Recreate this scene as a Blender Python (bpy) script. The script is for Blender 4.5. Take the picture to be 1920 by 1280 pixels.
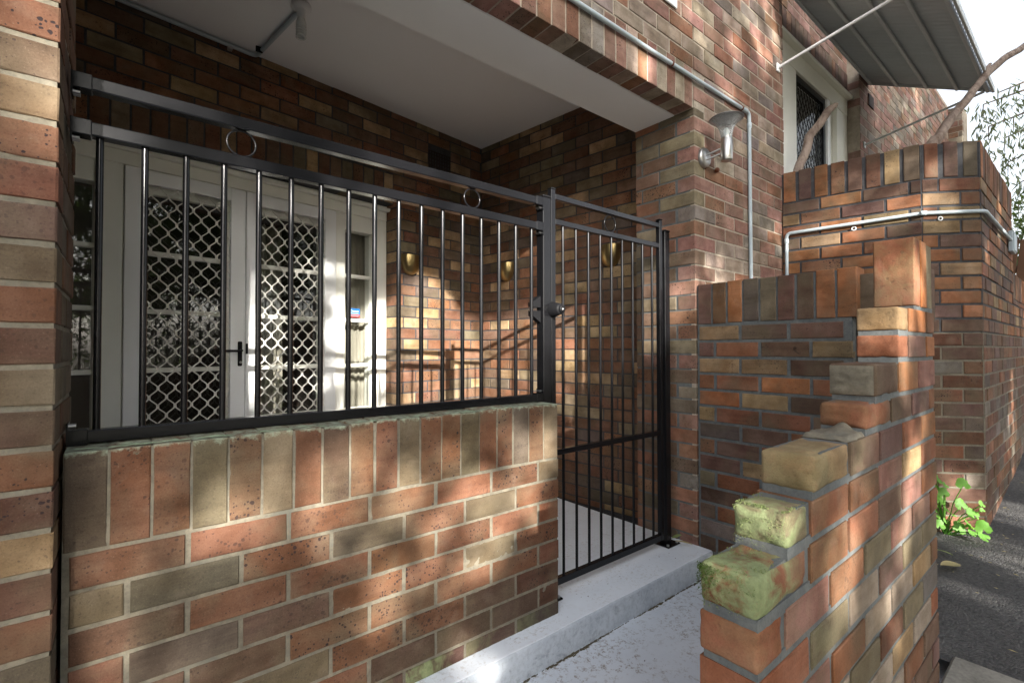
import bpy, bmesh, math, random
from mathutils import Vector, Matrix, noise
R = math.radians
random.seed(11)
for o in list(bpy.data.objects): bpy.data.objects.remove(o)
SC = bpy.context.scene
COL = SC.collection

# ------------------------------------------------------------------ camera
CAM = Vector((0.0, -1.47, 1.12))
F, YAW, PIT, ROL = 897.0, 0.6807, 0.01645, -0.0014
fwd = Vector((math.sin(YAW)*math.cos(PIT), math.cos(YAW)*math.cos(PIT), math.sin(PIT)))
rgt = Vector((math.cos(YAW), -math.sin(YAW), 0)); upv = rgt.cross(fwd)
rr = math.cos(ROL)*rgt + math.sin(ROL)*upv; uu = -math.sin(ROL)*rgt + math.cos(ROL)*upv
cd = bpy.data.cameras.new('camera'); cam = bpy.data.objects.new('camera', cd); COL.objects.link(cam)
m3 = Matrix((rr, uu, -fwd)).transposed()
cam.matrix_world = Matrix.Translation(CAM) @ m3.to_4x4()
cd.sensor_width = 36.0; cd.lens = F/1920*36.0; cd.clip_start = 0.02; cd.clip_end = 600
SC.camera = cam
def project(p):                       # used only to decide which bricks are worth an object of their own
    d = Vector(p) - CAM; z = d.dot(fwd)
    if z < 0.05: return None
    return 960 + F*d.dot(rr)/z, 640 - F*d.dot(uu)/z, z

# ------------------------------------------------------------------ light
SUN = Vector((0.317, 0.894, -0.317)).normalized()       # travel direction
w = bpy.data.worlds.new('World'); SC.world = w; w.use_nodes = True
nt = w.node_tree; nt.nodes.clear()
sky = nt.nodes.new('ShaderNodeTexSky'); sky.sky_type = 'NISHITA'; sky.sun_disc = False
sky.sun_elevation = math.asin(-SUN.z); sky.sun_rotation = math.atan2(-SUN.x, -SUN.y)
sky.air_density = 1.0; sky.dust_density = 3.5; sky.ozone_density = 1.5
bg = nt.nodes.new('ShaderNodeBackground'); bg.inputs[1].default_value = 0.12
ow = nt.nodes.new('ShaderNodeOutputWorld')
hz = nt.nodes.new('ShaderNodeHueSaturation'); hz.inputs['Saturation'].default_value = 0.32; hz.inputs['Value'].default_value = 1.2
nt.links.new(sky.outputs[0], hz.inputs['Color']); nt.links.new(hz.outputs[0], bg.inputs[0]); nt.links.new(bg.outputs[0], ow.inputs[0])
sl = bpy.data.lights.new('sun', 'SUN'); sl.energy = 5.0; sl.angle = R(0.53); sl.color = (1.0, 0.95, 0.87)
so = bpy.data.objects.new('sun', sl); COL.objects.link(so)
so.rotation_euler = SUN.to_track_quat('-Z', 'Y').to_euler(); so.location = (-6, -15, 8)
SC.view_settings.view_transform = 'Standard'; SC.view_settings.look = 'None'
SC.view_settings.gamma = 1.0; SC.view_settings.use_curve_mapping = False
SC.view_settings.exposure = 1.88
SC.cycles.use_denoising = True
SC.cycles.max_bounces = 10; SC.cycles.diffuse_bounces = 5; SC.cycles.transparent_max_bounces = 12
SC.cycles.sample_clamp_indirect = 6.0

# ------------------------------------------------------------------ materials
def lin(c):
    return tuple(((v/255.0+0.055)/1.055)**2.4 if v > 10 else v/255.0/12.92 for v in c)
def col4(c): return (*lin(c), 1.0)
class NT:
    def __init__(s, name):
        s.m = bpy.data.materials.new(name); s.m.use_nodes = True; s.t = s.m.node_tree
        s.t.nodes.clear(); s.out = s.t.nodes.new('ShaderNodeOutputMaterial')
    def n(s, kind, **kw):
        nd = s.t.nodes.new('ShaderNode'+kind)
        for k, v in kw.items():
            if k.startswith('i_'):
                key = k[2:]; key = int(key) if key.isdigit() else key.replace('_', ' ')
                nd.inputs[key].default_value = v
            else: setattr(nd, k, v)
        return nd
    def l(s, a, b): s.t.links.new(a, b)
    def math(s, op, a, b=None, c=None, clamp=False):
        nd = s.n('Math', operation=op); nd.use_clamp = clamp
        for i, v in enumerate((a, b, c)):
            if v is None: continue
            if isinstance(v, (int, float)): nd.inputs[i].default_value = v
            else: s.l(v, nd.inputs[i])
        return nd.outputs[0]
    def mix(s, fac, a, b, blend='MIX'):
        nd = s.n('Mix', data_type='RGBA', blend_type=blend)
        for idx, v in ((0, fac), (6, a), (7, b)):
            if isinstance(v, (int, float)): nd.inputs[idx].default_value = v
            elif isinstance(v, tuple): nd.inputs[idx].default_value = v
            else: s.l(v, nd.inputs[idx])
        return nd.outputs[2]
    def ramp(s, fac, stops):
        nd = s.n('ValToRGB'); cr = nd.color_ramp
        while len(cr.elements) < len(stops): cr.elements.new(0.5)
        for e, (p, c) in zip(cr.elements, stops):
            e.position = p; e.color = c if isinstance(c, tuple) else (c, c, c, 1)
        s.l(fac, nd.inputs[0]); return nd.outputs[0]
    def noise(s, vec, scale, detail=4.0, rough=0.55, dist=0.0):
        nd = s.n('TexNoise'); nd.inputs['Scale'].default_value = scale; nd.inputs['Detail'].default_value = detail
        nd.inputs['Roughness'].default_value = rough; nd.inputs['Distortion'].default_value = dist
        if vec is not None: s.l(vec, nd.inputs['Vector'])
        return nd.outputs[0]
    def mapping(s, vec, scale=(1,1,1), rot=(0,0,0), loc=(0,0,0)):
        nd = s.n('Mapping'); nd.inputs['Scale'].default_value = scale; nd.inputs['Rotation'].default_value = rot; nd.inputs['Location'].default_value = loc
        s.l(vec, nd.inputs['Vector']); return nd.outputs[0]
    def bump(s, h, strength=0.3, dist=0.004, normal=None):
        nd = s.n('Bump'); nd.inputs['Strength'].default_value = strength; nd.inputs['Distance'].default_value = dist
        s.l(h, nd.inputs['Height'])
        if normal is not None: s.l(normal, nd.inputs['Normal'])
        return nd.outputs[0]
    def bsdf(s, base, rough=0.8, metallic=0.0, spec=0.3, normal=None, **kw):
        nd = s.n('BsdfPrincipled')
        for k, v in (('Base Color', base), ('Roughness', rough), ('Metallic', metallic), ('Specular IOR Level', spec)):
            if isinstance(v, (int, float, tuple)): nd.inputs[k].default_value = v
            else: s.l(v, nd.inputs[k])
        for k, v in kw.items(): nd.inputs[k.replace('_', ' ')].default_value = v
        if normal is not None: s.l(normal, nd.inputs['Normal'])
        return nd
    def done(s, shader):
        s.l(shader.outputs[0] if hasattr(shader, 'outputs') else shader, s.out.inputs[0]); return s.m

def brick_material(name, joined=False):
    t = NT(name)
    tc = t.n('TexCoord')
    if joined:
        a = t.n('VertexColor', layer_name='tint'); base = a.outputs[0]
        vec = tc.outputs['Object']; speck = 0.35; moss = None
    else:
        oi = t.n('ObjectInfo'); base = oi.outputs['Color']
        comb = t.n('CombineXYZ')
        t.l(t.math('MULTIPLY', oi.outputs['Random'], 37.0), comb.inputs[0]); t.l(t.math('MULTIPLY', oi.outputs['Random'], 91.0), comb.inputs[1])
        va = t.n('VectorMath', operation='ADD'); t.l(tc.outputs['Object'], va.inputs[0]); t.l(comb.outputs[0], va.inputs[1])
        vec = va.outputs[0]
        sa = t.n('Attribute', attribute_type='OBJECT', attribute_name='speck'); speck = sa.outputs['Fac']
        ma = t.n('Attribute', attribute_type='OBJECT', attribute_name='moss'); moss = ma.outputs['Fac']
    # broad kiln shading across a brick
    big = t.noise(vec, 7.0, 3, 0.6)
    c = t.mix(t.ramp(big, [(0.36, 0.0), (0.66, 0.8)]), base, t.mix(1.0, base, (0.55, 0.50, 0.47, 1), 'MULTIPLY'))
    oliv = t.noise(vec, 4.5, 3, 0.6, 0.3)
    c = t.mix(t.ramp(oliv, [(0.45, 0.0), (0.70, 0.72)]), c, (0.098, 0.078, 0.048, 1))
    drag = t.noise(t.mapping(vec, (3.0, 30.0, 26.0)), 1.0, 4, 0.6, 0.4)
    c = t.mix(t.ramp(drag, [(0.50, 0.0), (0.72, 0.5)]), c, t.mix(1.0, c, (0.52, 0.48, 0.46, 1), 'MULTIPLY'))
    med = t.noise(vec, 22.0, 5, 0.65)
    hs = t.n('HueSaturation'); t.l(c, hs.inputs['Color'])
    t.l(t.math('MULTIPLY_ADD', med, 0.55, 0.74), hs.inputs['Value'])
    t.l(t.math('MULTIPLY_ADD', big, 0.3, 0.82), hs.inputs['Saturation'])
    c = hs.outputs[0]
    # pale bloom
    bl = t.noise(vec, 11.0, 4, 0.6, 0.4)
    c = t.mix(t.ramp(bl, [(0.57, 0.0), (0.8, 0.30)]), c, (0.20, 0.16, 0.125, 1))
    # sandy grain
    fine = t.noise(vec, 260.0, 3, 0.7)
    c = t.mix(t.ramp(fine, [(0.32, 0.45), (0.5, 0.0)]), c, t.mix(1.0, c, (0.5, 0.46, 0.45, 1), 'MULTIPLY'))
    c = t.mix(t.ramp(fine, [(0.62, 0.0), (0.8, 0.3)]), c, (0.32, 0.26, 0.20, 1))
    # iron specks
    wv = t.n('VectorMath', operation='ADD'); t.l(vec, wv.inputs[0])
    wn = t.n('TexNoise'); wn.inputs['Scale'].default_value = 70; t.l(vec, wn.inputs['Vector'])
    ws = t.n('VectorMath', operation='SCALE'); t.l(wn.outputs[1], ws.inputs[0]); ws.inputs['Scale'].default_value = 0.006; t.l(ws.outputs[0], wv.inputs[1])
    sms = []
    for scl, big_ in ((120.0, 0.46), (58.0, 0.36)):
        vo = t.n('TexVoronoi'); vo.inputs['Scale'].default_value = scl; t.l(wv.outputs[0], vo.inputs['Vector'])
        sx = t.n('SeparateColor'); t.l(vo.outputs['Color'], sx.inputs[0])
        rad = t.math('MULTIPLY', t.math('POWER', sx.outputs[0], 1.7), big_)
        dens = t.noise(vec, 8.0, 2, 0.5)
        rad = t.math('MULTIPLY', rad, t.ramp(dens, [(0.36, 0.35), (0.62, 1.15)]))
        sms.append(t.math('MULTIPLY', t.math('SUBTRACT', rad, vo.outputs['Distance']), 16.0, clamp=True))
    sm = t.math('MAXIMUM', sms[0], sms[1])
    c = t.mix(t.math('MULTIPLY', sm, speck), c, (0.022, 0.014, 0.014, 1))
    if moss is not None:
        # moss climbs where the brick is open to the rain; it has a ragged shape of its own
        mn = t.noise(vec, 16.0, 6, 0.7, 0.6)
        mx = t.n('SeparateXYZ'); t.l(tc.outputs['Object'], mx.inputs[0])
        reach = t.math('ADD', t.math('MULTIPLY', mx.outputs[0], -1.0), t.math('MULTIPLY', mn, 0.16))
        away = t.ramp(t.math('MULTIPLY_ADD', reach, 4.0, 0.35), [(0.30, 0.0), (0.85, 1.0)])
        mf = t.math('MULTIPLY', t.math('MULTIPLY', moss, away), t.ramp(mn, [(0.38, 0.0), (0.55, 1.0)]), clamp=True)
        mc = t.mix(t.noise(vec, 60.0, 4, 0.7), (0.07, 0.09, 0.035, 1), (0.29, 0.33, 0.17, 1))
        c = t.mix(mf, c, mc)
        la = t.n('Attribute', attribute_type='OBJECT', attribute_name='lichen')
        sz = t.n('SeparateXYZ'); t.l(tc.outputs['Object'], sz.inputs[0])
        ln = t.noise(vec, 38.0, 5, 0.7, 0.4)
        up = t.math('ADD', sz.outputs[2], t.math('MULTIPLY', t.math('SUBTRACT', ln, 0.5), 0.075))
        c = t.mix(t.math('MULTIPLY', la.outputs['Fac'], t.ramp(t.math('MULTIPLY', up, 5.0), [(0.515, 0.0), (0.60, 0.75)]), clamp=True), c, (0.30, 0.36, 0.27, 1))
    h = t.math('ADD', t.math('MULTIPLY', fine, 0.5), t.math('MULTIPLY', med, 0.9))
    h = t.math('SUBTRACT', h, t.math('MULTIPLY', sm, 0.35))
    nrm = t.bump(h, 0.45, 0.0035)
    return t.done(t.bsdf(c, 0.86, 0, 0.22, nrm))
M = {}
M['brick'] = brick_material('fired_brick')
M['brick_joined'] = brick_material('fired_brick_joined', True)

def mottled(name, a, b, scale=14.0, rough=0.85, bump=0.4, bscale=120.0, dist=0.003, stain=None, spec=0.25):
    t = NT(name); tc = t.n('TexCoord'); v = tc.outputs['Object']
    n1 = t.noise(v, scale, 5, 0.65); n2 = t.noise(v, bscale, 4, 0.7)
    c = t.mix(t.ramp(n1, [(0.3, 0.0), (0.7, 1.0)]), a, b)
    c = t.mix(t.ramp(n2, [(0.3, 0.5), (0.55, 0.0)]), c, t.mix(1.0, c, (0.55, 0.55, 0.55, 1), 'MULTIPLY'))
    if stain:
        sn, lo, hi, sc = stain
        s1 = t.noise(v, sc, 6, 0.72, 0.5)
        c = t.mix(t.ramp(s1, [(lo, 0.0), (hi, 0.85)]), c, sn)
    h = t.math('ADD', t.math('MULTIPLY', n2, 0.7), t.math('MULTIPLY', n1, 0.5))
    return t.done(t.bsdf(c, rough, 0, spec, t.bump(h, bump, dist)))
M['mortar_light'] = mottled('mortar_light', col4((92,87,76)), col4((124,117,102)), 18, stain=(col4((96,96,88)), .52, .7, 9))
M['mortar_warm'] = mottled('mortar_warm', col4((142,132,119)), col4((170,159,143)), 18, stain=(col4((120,112,104)), .55, .72, 12))
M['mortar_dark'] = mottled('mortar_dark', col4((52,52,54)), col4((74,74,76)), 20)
M['mortar_grey'] = mottled('mortar_grey', col4((78,82,84)), col4((104,106,104)), 20)
M['plaster'] = mottled('ceiling_plaster', col4((222,222,221)), col4((234,233,231)), 3, 0.9, 0.12, 90, 0.002, stain=(col4((196,192,186)), .58, .8, 1.6))
M['plaster_beam'] = mottled('beam_plaster', col4((220,220,218)), col4((233,232,229)), 4, 0.85, 0.2, 40, 0.004, stain=(col4((190,188,182)), .57, .78, 2.2))

def plain(name, c, rough=0.5, metallic=0.0, spec=0.4, nscale=30, bump=0.1, var=0.25):
    t = NT(name); v = t.n('TexCoord').outputs['Object']
    n = t.noise(v, nscale, 4, 0.6)
    cc = t.mix(t.math('MULTIPLY', n, var), c, t.mix(1.0, c, (0.55, 0.53, 0.5, 1), 'MULTIPLY'))
    return t.done(t.bsdf(cc, t.math('MULTIPLY_ADD', n, 0.15, rough-0.07), metallic, spec, t.bump(n, bump, 0.002)))
def painted_slab(name, a, dirt, amount):
    t = NT(name); v = t.n('TexCoord').outputs['Object']
    n1 = t.noise(v, 2.5, 5, 0.6); n2 = t.noise(v, 55, 8, 0.8, 0.3); n3 = t.noise(v, 210, 3, 0.7); n4 = t.noise(v, 4.2, 5, .62, .5); n5 = t.noise(v, 13, 6, .7, .8)
    c = t.mix(t.ramp(n1, [(0.35, 0.0), (0.7, 0.6)]), a, t.mix(1.0, a, (0.78, 0.79, 0.81, 1), 'MULTIPLY'))
    c = t.mix(t.ramp(n5, [(0.55, 0.0), (0.75, 0.35*amount)]), c, t.mix(1.0, a, (0.62, 0.58, 0.52, 1), 'MULTIPLY'))
    spots = t.math('MULTIPLY', t.ramp(n2, [(0.53, 0.0), (0.585, 1.0)]), t.ramp(n4, [(0.42, 0.0), (0.57, 1.0)]))
    c = t.mix(t.math('MULTIPLY', spots, amount), c, dirt)
    c = t.mix(t.ramp(n3, [(0.70, 0.0), (0.78, amount*0.6)]), c, (0.10, 0.085, 0.07, 1))
    vo = t.n('TexVoronoi', feature='DISTANCE_TO_EDGE'); vo.inputs['Scale'].default_value = 1.7
    wv = t.n('VectorMath', operation='ADD'); t.l(v, wv.inputs[0]); cn = t.n('TexNoise'); cn.inputs['Scale'].default_value = 6; t.l(v, cn.inputs['Vector'])
    sc = t.n('VectorMath', operation='SCALE'); t.l(cn.outputs[1], sc.inputs[0]); sc.inputs['Scale'].default_value = 0.22; t.l(sc.outputs[0], wv.inputs[1]); t.l(wv.outputs[0], vo.inputs['Vector'])
    crack = t.math('MULTIPLY', t.ramp(vo.outputs['Distance'], [(0.0, 1.0), (0.006, 0.0)]), t.ramp(n4, [(0.52, 0.0), (0.6, amount*0.7)]))
    c = t.mix(crack, c, (0.10, 0.09, 0.08, 1))
    return t.done(t.bsdf(c, 0.62, 0, 0.35, t.bump(t.math('SUBTRACT', t.math('ADD', n2, n3), crack), 0.25, 0.003)))
M['plaster'] = plain('ceiling_paint', col4((232,233,234)), 0.9, 0, 0.2, 2.2, 0.05, 0.10)
M['plaster_beam'] = plain('beam_paint', col4((234,235,235)), 0.85, 0, 0.25, 3.5, 0.25, 0.14)
M['floor_paint'] = painted_slab('floor_paint', col4((214,219,225)), col4((150,135,118)), 0.4)
M['path_paint'] = painted_slab('path_paint', col4((206,211,217)), col4((124,110,96)), 0.75)
M['riser_paint'] = mottled('riser_paint', col4((160,167,176)), col4((184,190,197)), 6, 0.6, 0.5, 45, 0.006, stain=(col4((110,112,116)), .56, .74, 14))

def asphalt():
    t = NT('asphalt'); v = t.n('TexCoord').outputs['Object']
    vo = t.n('TexVoronoi'); vo.inputs['Scale'].default_value = 120; t.l(v, vo.inputs['Vector'])
    n1 = t.noise(v, 2.0, 5, 0.6); n2 = t.noise(v, 60, 6, 0.75)
    c = t.mix(t.ramp(n2, [(0.3, 0.0), (0.7, 1.0)]), (0.035, 0.035, 0.037, 1), (0.15, 0.145, 0.14, 1))
    c = t.mix(t.ramp(n1, [(0.4, 0.0), (0.75, 0.5)]), c, (0.06, 0.055, 0.05, 1))
    hs = t.n('HueSaturation'); t.l(vo.outputs['Color'], hs.inputs['Color']); hs.inputs['Saturation'].default_value = 0.15
    c = t.mix(0.35, c, t.mix(1.0, c, hs.outputs[0], 'MULTIPLY'))
    lit = t.noise(v, 190, 2, .6)
    c = t.mix(t.ramp(lit, [(0.70, 0.0), (0.76, 0.9)]), c, (0.30, 0.25, 0.19, 1))
    h = t.math('ADD', t.math('MULTIPLY', vo.outputs['Distance'], -0.8), n2)
    return t.done(t.bsdf(c, 0.9, 0, 0.25, t.bump(h, 0.9, 0.008)))
M['asphalt'] = asphalt()
M['concrete'] = mottled('concrete', col4((120,116,108)), col4((150,146,136)), 5, 0.9, 0.5, 80, 0.004, stain=(col4((84,80,72)), .5, .72, 3))
M['soil'] = mottled('soil', (0.06,0.045,0.03,1), (0.10,0.085,0.05,1), 3, 0.95, 0.8, 30, 0.02)

def metal_paint(name, c, rough=0.28, spec=0.5):
    t = NT(name); v = t.n('TexCoord').outputs['Object']
    n = t.noise(v, 9, 3, 0.5); n2 = t.noise(v, 160, 2, .6)
    cc = t.mix(t.ramp(n2, [(0.76, 0.0), (0.82, 0.12)]), c, (0.25, 0.24, 0.22, 1))
    return t.done(t.bsdf(cc, t.math('MULTIPLY_ADD', n, 0.10, rough-0.05), 0, spec))
M['black_steel'] = metal_paint('black_steel_paint', (0.006, 0.006, 0.007, 1), 0.20, 0.26)
M['black_plastic'] = metal_paint('black_plastic', (0.008, 0.008, 0.009, 1), 0.55, 0.12)
M['cream_timber'] = plain('cream_timber', col4((236,236,227)), 0.45, 0, 0.4, 12, 0.12, 0.18)
M['white_aluminium'] = plain('white_aluminium', col4((240,242,242)), 0.38, 0, 0.5, 8, 0.03, 0.12)
M['mesh_white'] = plain('mesh_white', col4((226,224,216)), 0.5, 0, 0.4, 20, 0.05, 0.15)
M['pvc_grey'] = plain('pvc_grey', col4((172,184,190)), 0.45, 0, 0.4, 14, 0.05, 0.25)
M['stainless'] = plain('stainless', (0.50, 0.49, 0.47, 1), 0.34, 1.0, 0.5, 8, 0.0, 0.15)
M['zinc'] = plain('zinc', (0.5, 0.5, 0.5, 1), 0.3, 1.0, 0.5, 40, 0.05, 0.3)
M['brass'] = plain('brass', (0.40, 0.30, 0.14, 1), 0.32, 1.0, 0.5, 26, 0.04, 0.35)
M['rust'] = plain('rust', (0.16, 0.05, 0.02, 1), 0.5, 0.3, 0.4, 30, 0.4, 0.5)
M['awning_sheet'] = plain('awning_sheet', col4((186,192,194)), 0.5, 0.1, 0.4, 6, 0.05, 0.3)
M['awning_tube'] = plain('awning_tube', col4((196,200,200)), 0.45, 0.1, 0.4, 10, 0.05, 0.2)
M['white_steel'] = plain('white_steel', col4((222,224,224)), 0.4, 0, 0.5, 12, 0.05, 0.15)
M['curtain'] = plain('curtain', col4((172,166,154)), 0.9, 0, 0.1, 60, 0.2, 0.2)
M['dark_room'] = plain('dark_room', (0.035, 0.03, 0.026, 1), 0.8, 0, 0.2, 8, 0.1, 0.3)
M['terracotta_dark'] = plain('vent_dark', (0.035, 0.025, 0.022, 1), 0.8, 0, 0.2, 30, 0.3, 0.4)
M['blue_print'] = plain('blue_print', col4((28,110,190)), 0.4, 0, 0.4, 8, 0, 0.05)
M['red_print'] = plain('red_print', col4((150,34,40)), 0.4, 0, 0.4, 8, 0, 0.05)
M['white_print'] = plain('white_print', col4((232,236,240)), 0.4, 0, 0.4, 8, 0, 0.03)
M['black_print'] = plain('black_print', (0.012, 0.012, 0.012, 1), 0.6, 0, 0.3, 8, 0, 0.05)
M['bulb'] = plain('bulb_glass', col4((215,218,216)), 0.2, 0, 0.5, 8, 0, 0.05)
M['paling'] = plain('paling', col4((112,84,66)), 0.85, 0, 0.2, 9, 0.5, 0.6)
def glass(name, tint=(1,1,1,1), refl=0.12, rough=0.02):
    t = NT(name)
    v = t.n('TexCoord').outputs['Object']
    n = t.noise(v, 3.0, 2, 0.5)
    fr = t.n('LayerWeight'); fr.inputs['Blend'].default_value = 0.35
    tr = t.n('BsdfTransparent'); tr.inputs[0].default_value = tint
    gl = t.n('BsdfGlossy'); gl.inputs['Roughness'].default_value = rough
    t.l(t.bump(n, 0.05, 0.01), gl.inputs['Normal'])
    mx = t.n('MixShader'); t.l(t.math('MULTIPLY_ADD', fr.outputs['Fresnel'], 0.65, refl, clamp=True), mx.inputs[0])
    t.l(tr.outputs[0], mx.inputs[1]); t.l(gl.outputs[0], mx.inputs[2])
    return t.done(mx)
M['glass'] = glass('window_glass', (0.88, 0.89, 0.88, 1), 0.015)
def frosted():
    t = NT('lamp_glass'); tr = t.n('BsdfTransparent'); tr.inputs[0].default_value = (0.95, 0.96, 0.96, 1)
    p = t.bsdf((0.75, 0.77, 0.78, 1), 0.18, 0, 0.5); mx = t.n('MixShader'); v = t.n('TexCoord').outputs['Object']
    lw = t.n('LayerWeight'); lw.inputs['Blend'].default_value = 0.5
    t.l(t.math('MULTIPLY_ADD', lw.outputs['Facing'], 0.5, t.math('MULTIPLY', t.noise(v, 30, 2), 0.12), clamp=True), mx.inputs[0]); t.l(tr.outputs[0], mx.inputs[1]); t.l(p.outputs[0], mx.inputs[2]); return t.done(mx)
M['lamp_glass'] = frosted()
M['cap_dark'] = plain('cap_dark', (0.20, 0.20, 0.205, 1), 0.4, 0.5, 0.4, 12, 0, .2)
def bark(name, a, b):
    t = NT(name); v = t.n('TexCoord').outputs['Object']
    n1 = t.noise(t.mapping(v, (9, 9, 3)), 2.0, 6, 0.7, 0.5); n2 = t.noise(v, 60, 4, .7)
    c = t.mix(t.ramp(n1, [(0.35, 0.0), (0.65, 1.0)]), a, b)
    return t.done(t.bsdf(c, 0.85, 0, 0.2, t.bump(t.math('ADD', n1, n2), 0.5, 0.006)))
M['bark_pale'] = bark('bark_pale', col4((98,82,72)), col4((158,142,130)))
M['bark_dark'] = bark('bark_dark', col4((62,52,42)), col4((98,86,72)))
def leaf(name, a, b, trans=0.35):
    t = NT(name); v = t.n('TexCoord').outputs['Object']
    n = t.noise(v, 3.5, 3, .6)
    c = t.mix(t.ramp(n, [(0.3, 0.0), (0.7, 1.0)]), a, b)
    p = t.bsdf(c, 0.5, 0, 0.4)
    tl = t.n('BsdfTranslucent'); t.l(t.mix(1.0, c, (1.3, 1.4, 0.6, 1), 'MULTIPLY'), tl.inputs[0])
    mx = t.n('MixShader'); mx.inputs[0].default_value = trans
    t.l(p.outputs[0], mx.inputs[1]); t.l(tl.outputs[0], mx.inputs[2])
    return t.done(mx)
M['leaf_tree'] = leaf('leaf_tree', (0.035, 0.065, 0.018, 1), (0.09, 0.14, 0.035, 1))
M['leaf_gum'] = leaf('leaf_gum', (0.08, 0.10, 0.07, 1), (0.16, 0.19, 0.12, 1), 0.35)
M['leaf_vine'] = leaf('leaf_vine', (0.10, 0.26, 0.035, 1), (0.20, 0.42, 0.08, 1), 0.45)
M['leaf_dead'] = leaf('leaf_dead', (0.30, 0.24, 0.09, 1), (0.42, 0.34, 0.18, 1), 0.2)
M['leaf_olive'] = leaf('leaf_olive', (0.20, 0.26, 0.09, 1), (0.34, 0.38, 0.16, 1), 0.2)
M['moss'] = mottled('moss', (0.03, 0.055, 0.01, 1), (0.10, 0.16, 0.03, 1), 30, 0.95, 0.9, 90, 0.01)

# ------------------------------------------------------------------ object helpers
def link(name, me, parent=None, mat=None):
    o = bpy.data.objects.new(name, me); COL.objects.link(o)
    if mat is not None and me is not None and not me.materials: me.materials.append(M[mat])
    if parent is not None: o.parent = parent
    return o
def tag(o, label=None, cat=None, group=None, kind=None):
    if label: o['label'] = label
    if cat: o['category'] = cat
    if group: o['group'] = group
    if kind: o['kind'] = kind
    return o
def thing(name, label, cat, loc=(0,0,0), rz=0.0, group=None):
    e = bpy.data.objects.new(name, None); COL.objects.link(e); e.location = loc; e.rotation_euler = (0,0,rz)
    e.empty_display_size = 0.1
    return tag(e, label, cat, group)
class MB:
    """collects geometry for ONE mesh object"""
    def __init__(s): s.v = []; s.f = []; s.smooth = []
    def add(s, verts, faces, smooth=False):
        b = len(s.v); s.v += [tuple(v) for v in verts]; s.f += [[b+i for i in f] for f in faces]; s.smooth += [smooth]*len(faces)
    def box(s, x0, x1, y0, y1, z0, z1, c=0.0):
        if c <= 0:
            vs = [(x,y,z) for x in (x0,x1) for y in (y0,y1) for z in (z0,z1)]
            s.add(vs, [(0,1,3,2),(4,6,7,5),(0,4,5,1),(2,3,7,6),(0,2,6,4),(1,5,7,3)])
        else:
            bm = bmesh.new(); bmesh.ops.create_cube(bm, size=1.0)
            bmesh.ops.scale(bm, vec=(x1-x0, y1-y0, z1-z0), verts=bm.verts)
            bmesh.ops.translate(bm, vec=((x0+x1)/2, (y0+y1)/2, (z0+z1)/2), verts=bm.verts)
            bmesh.ops.bevel(bm, geom=bm.edges[:], offset=c, segments=1, affect='EDGES', profile=0.5)
            s.add([v.co[:] for v in bm.verts], [[v.index for v in f.verts] for f in bm.faces]); bm.free()
        return s
    def tube(s, pts, r, seg=10, cap=True, smooth=True):
        pts = [Vector(p) for p in pts]; n = len(pts); rings = []
        rs = r if isinstance(r, (list, tuple)) else [r]*n
        prev = None
        for i, p in enumerate(pts):
            d = (pts[min(i+1, n-1)] - pts[max(i-1, 0)]).normalized()
            if prev is None:
                a = Vector((0,0,1)) if abs(d.z) < 0.9 else Vector((1,0,0)); x = d.cross(a).normalized()
            else: x = (prev - d*prev.dot(d)).normalized()
            prev = x; y = d.cross(x)
            rings.append([p + (x*math.cos(2*math.pi*k/seg) + y*math.sin(2*math.pi*k/seg))*rs[i] for k in range(seg)])
        vs = [v for rg in rings for v in rg]; fs = []
        for i in range(n-1):
            for k in range(seg):
                a = i*seg+k; b = i*seg+(k+1) % seg
                fs.append((a, b, b+seg, a+seg))
        s.add(vs, fs, smooth)
        if cap:
            s.add(rings[0], [list(range(seg))[::-1]]); s.add(rings[-1], [list(range(seg))])
        return s
    def lathe(s, prof, center, axis=(0,0,1), seg=24, smooth=True, ang=2*math.pi, start=0.0):
        ax = Vector(axis).normalized(); a = Vector((1,0,0)) if abs(ax.x) < 0.9 else Vector((0,1,0))
        x = ax.cross(a).normalized(); y = ax.cross(x); c = Vector(center)
        full = abs(ang - 2*math.pi) < 1e-6; ns = seg if full else seg+1
        vs = []
        for (rad, h) in prof:
            for k in range(ns):
                t = start + ang*k/seg
                vs.append(c + ax*h + (x*math.cos(t) + y*math.sin(t))*rad)
        fs = []
        for i in range(len(prof)-1):
            for k in range(seg):
                k2 = (k+1) % ns
                fs.append((i*ns+k, i*ns+k2, (i+1)*ns+k2, (i+1)*ns+k))
        s.add(vs, fs, smooth); return s
    def mesh(s, name, mat):
        me = bpy.data.meshes.new(name); me.from_pydata(s.v, [], s.f); me.materials.append(M[mat])
        for p, sm in zip(me.polygons, s.smooth): p.use_smooth = sm
        me.update(); return me
    def build(s, name, mat, parent=None):
        return link(name, s.mesh(name, mat), parent)
def structure(name, mb, mat):
    return tag(mb.build(name, mat), kind='structure')

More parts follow.
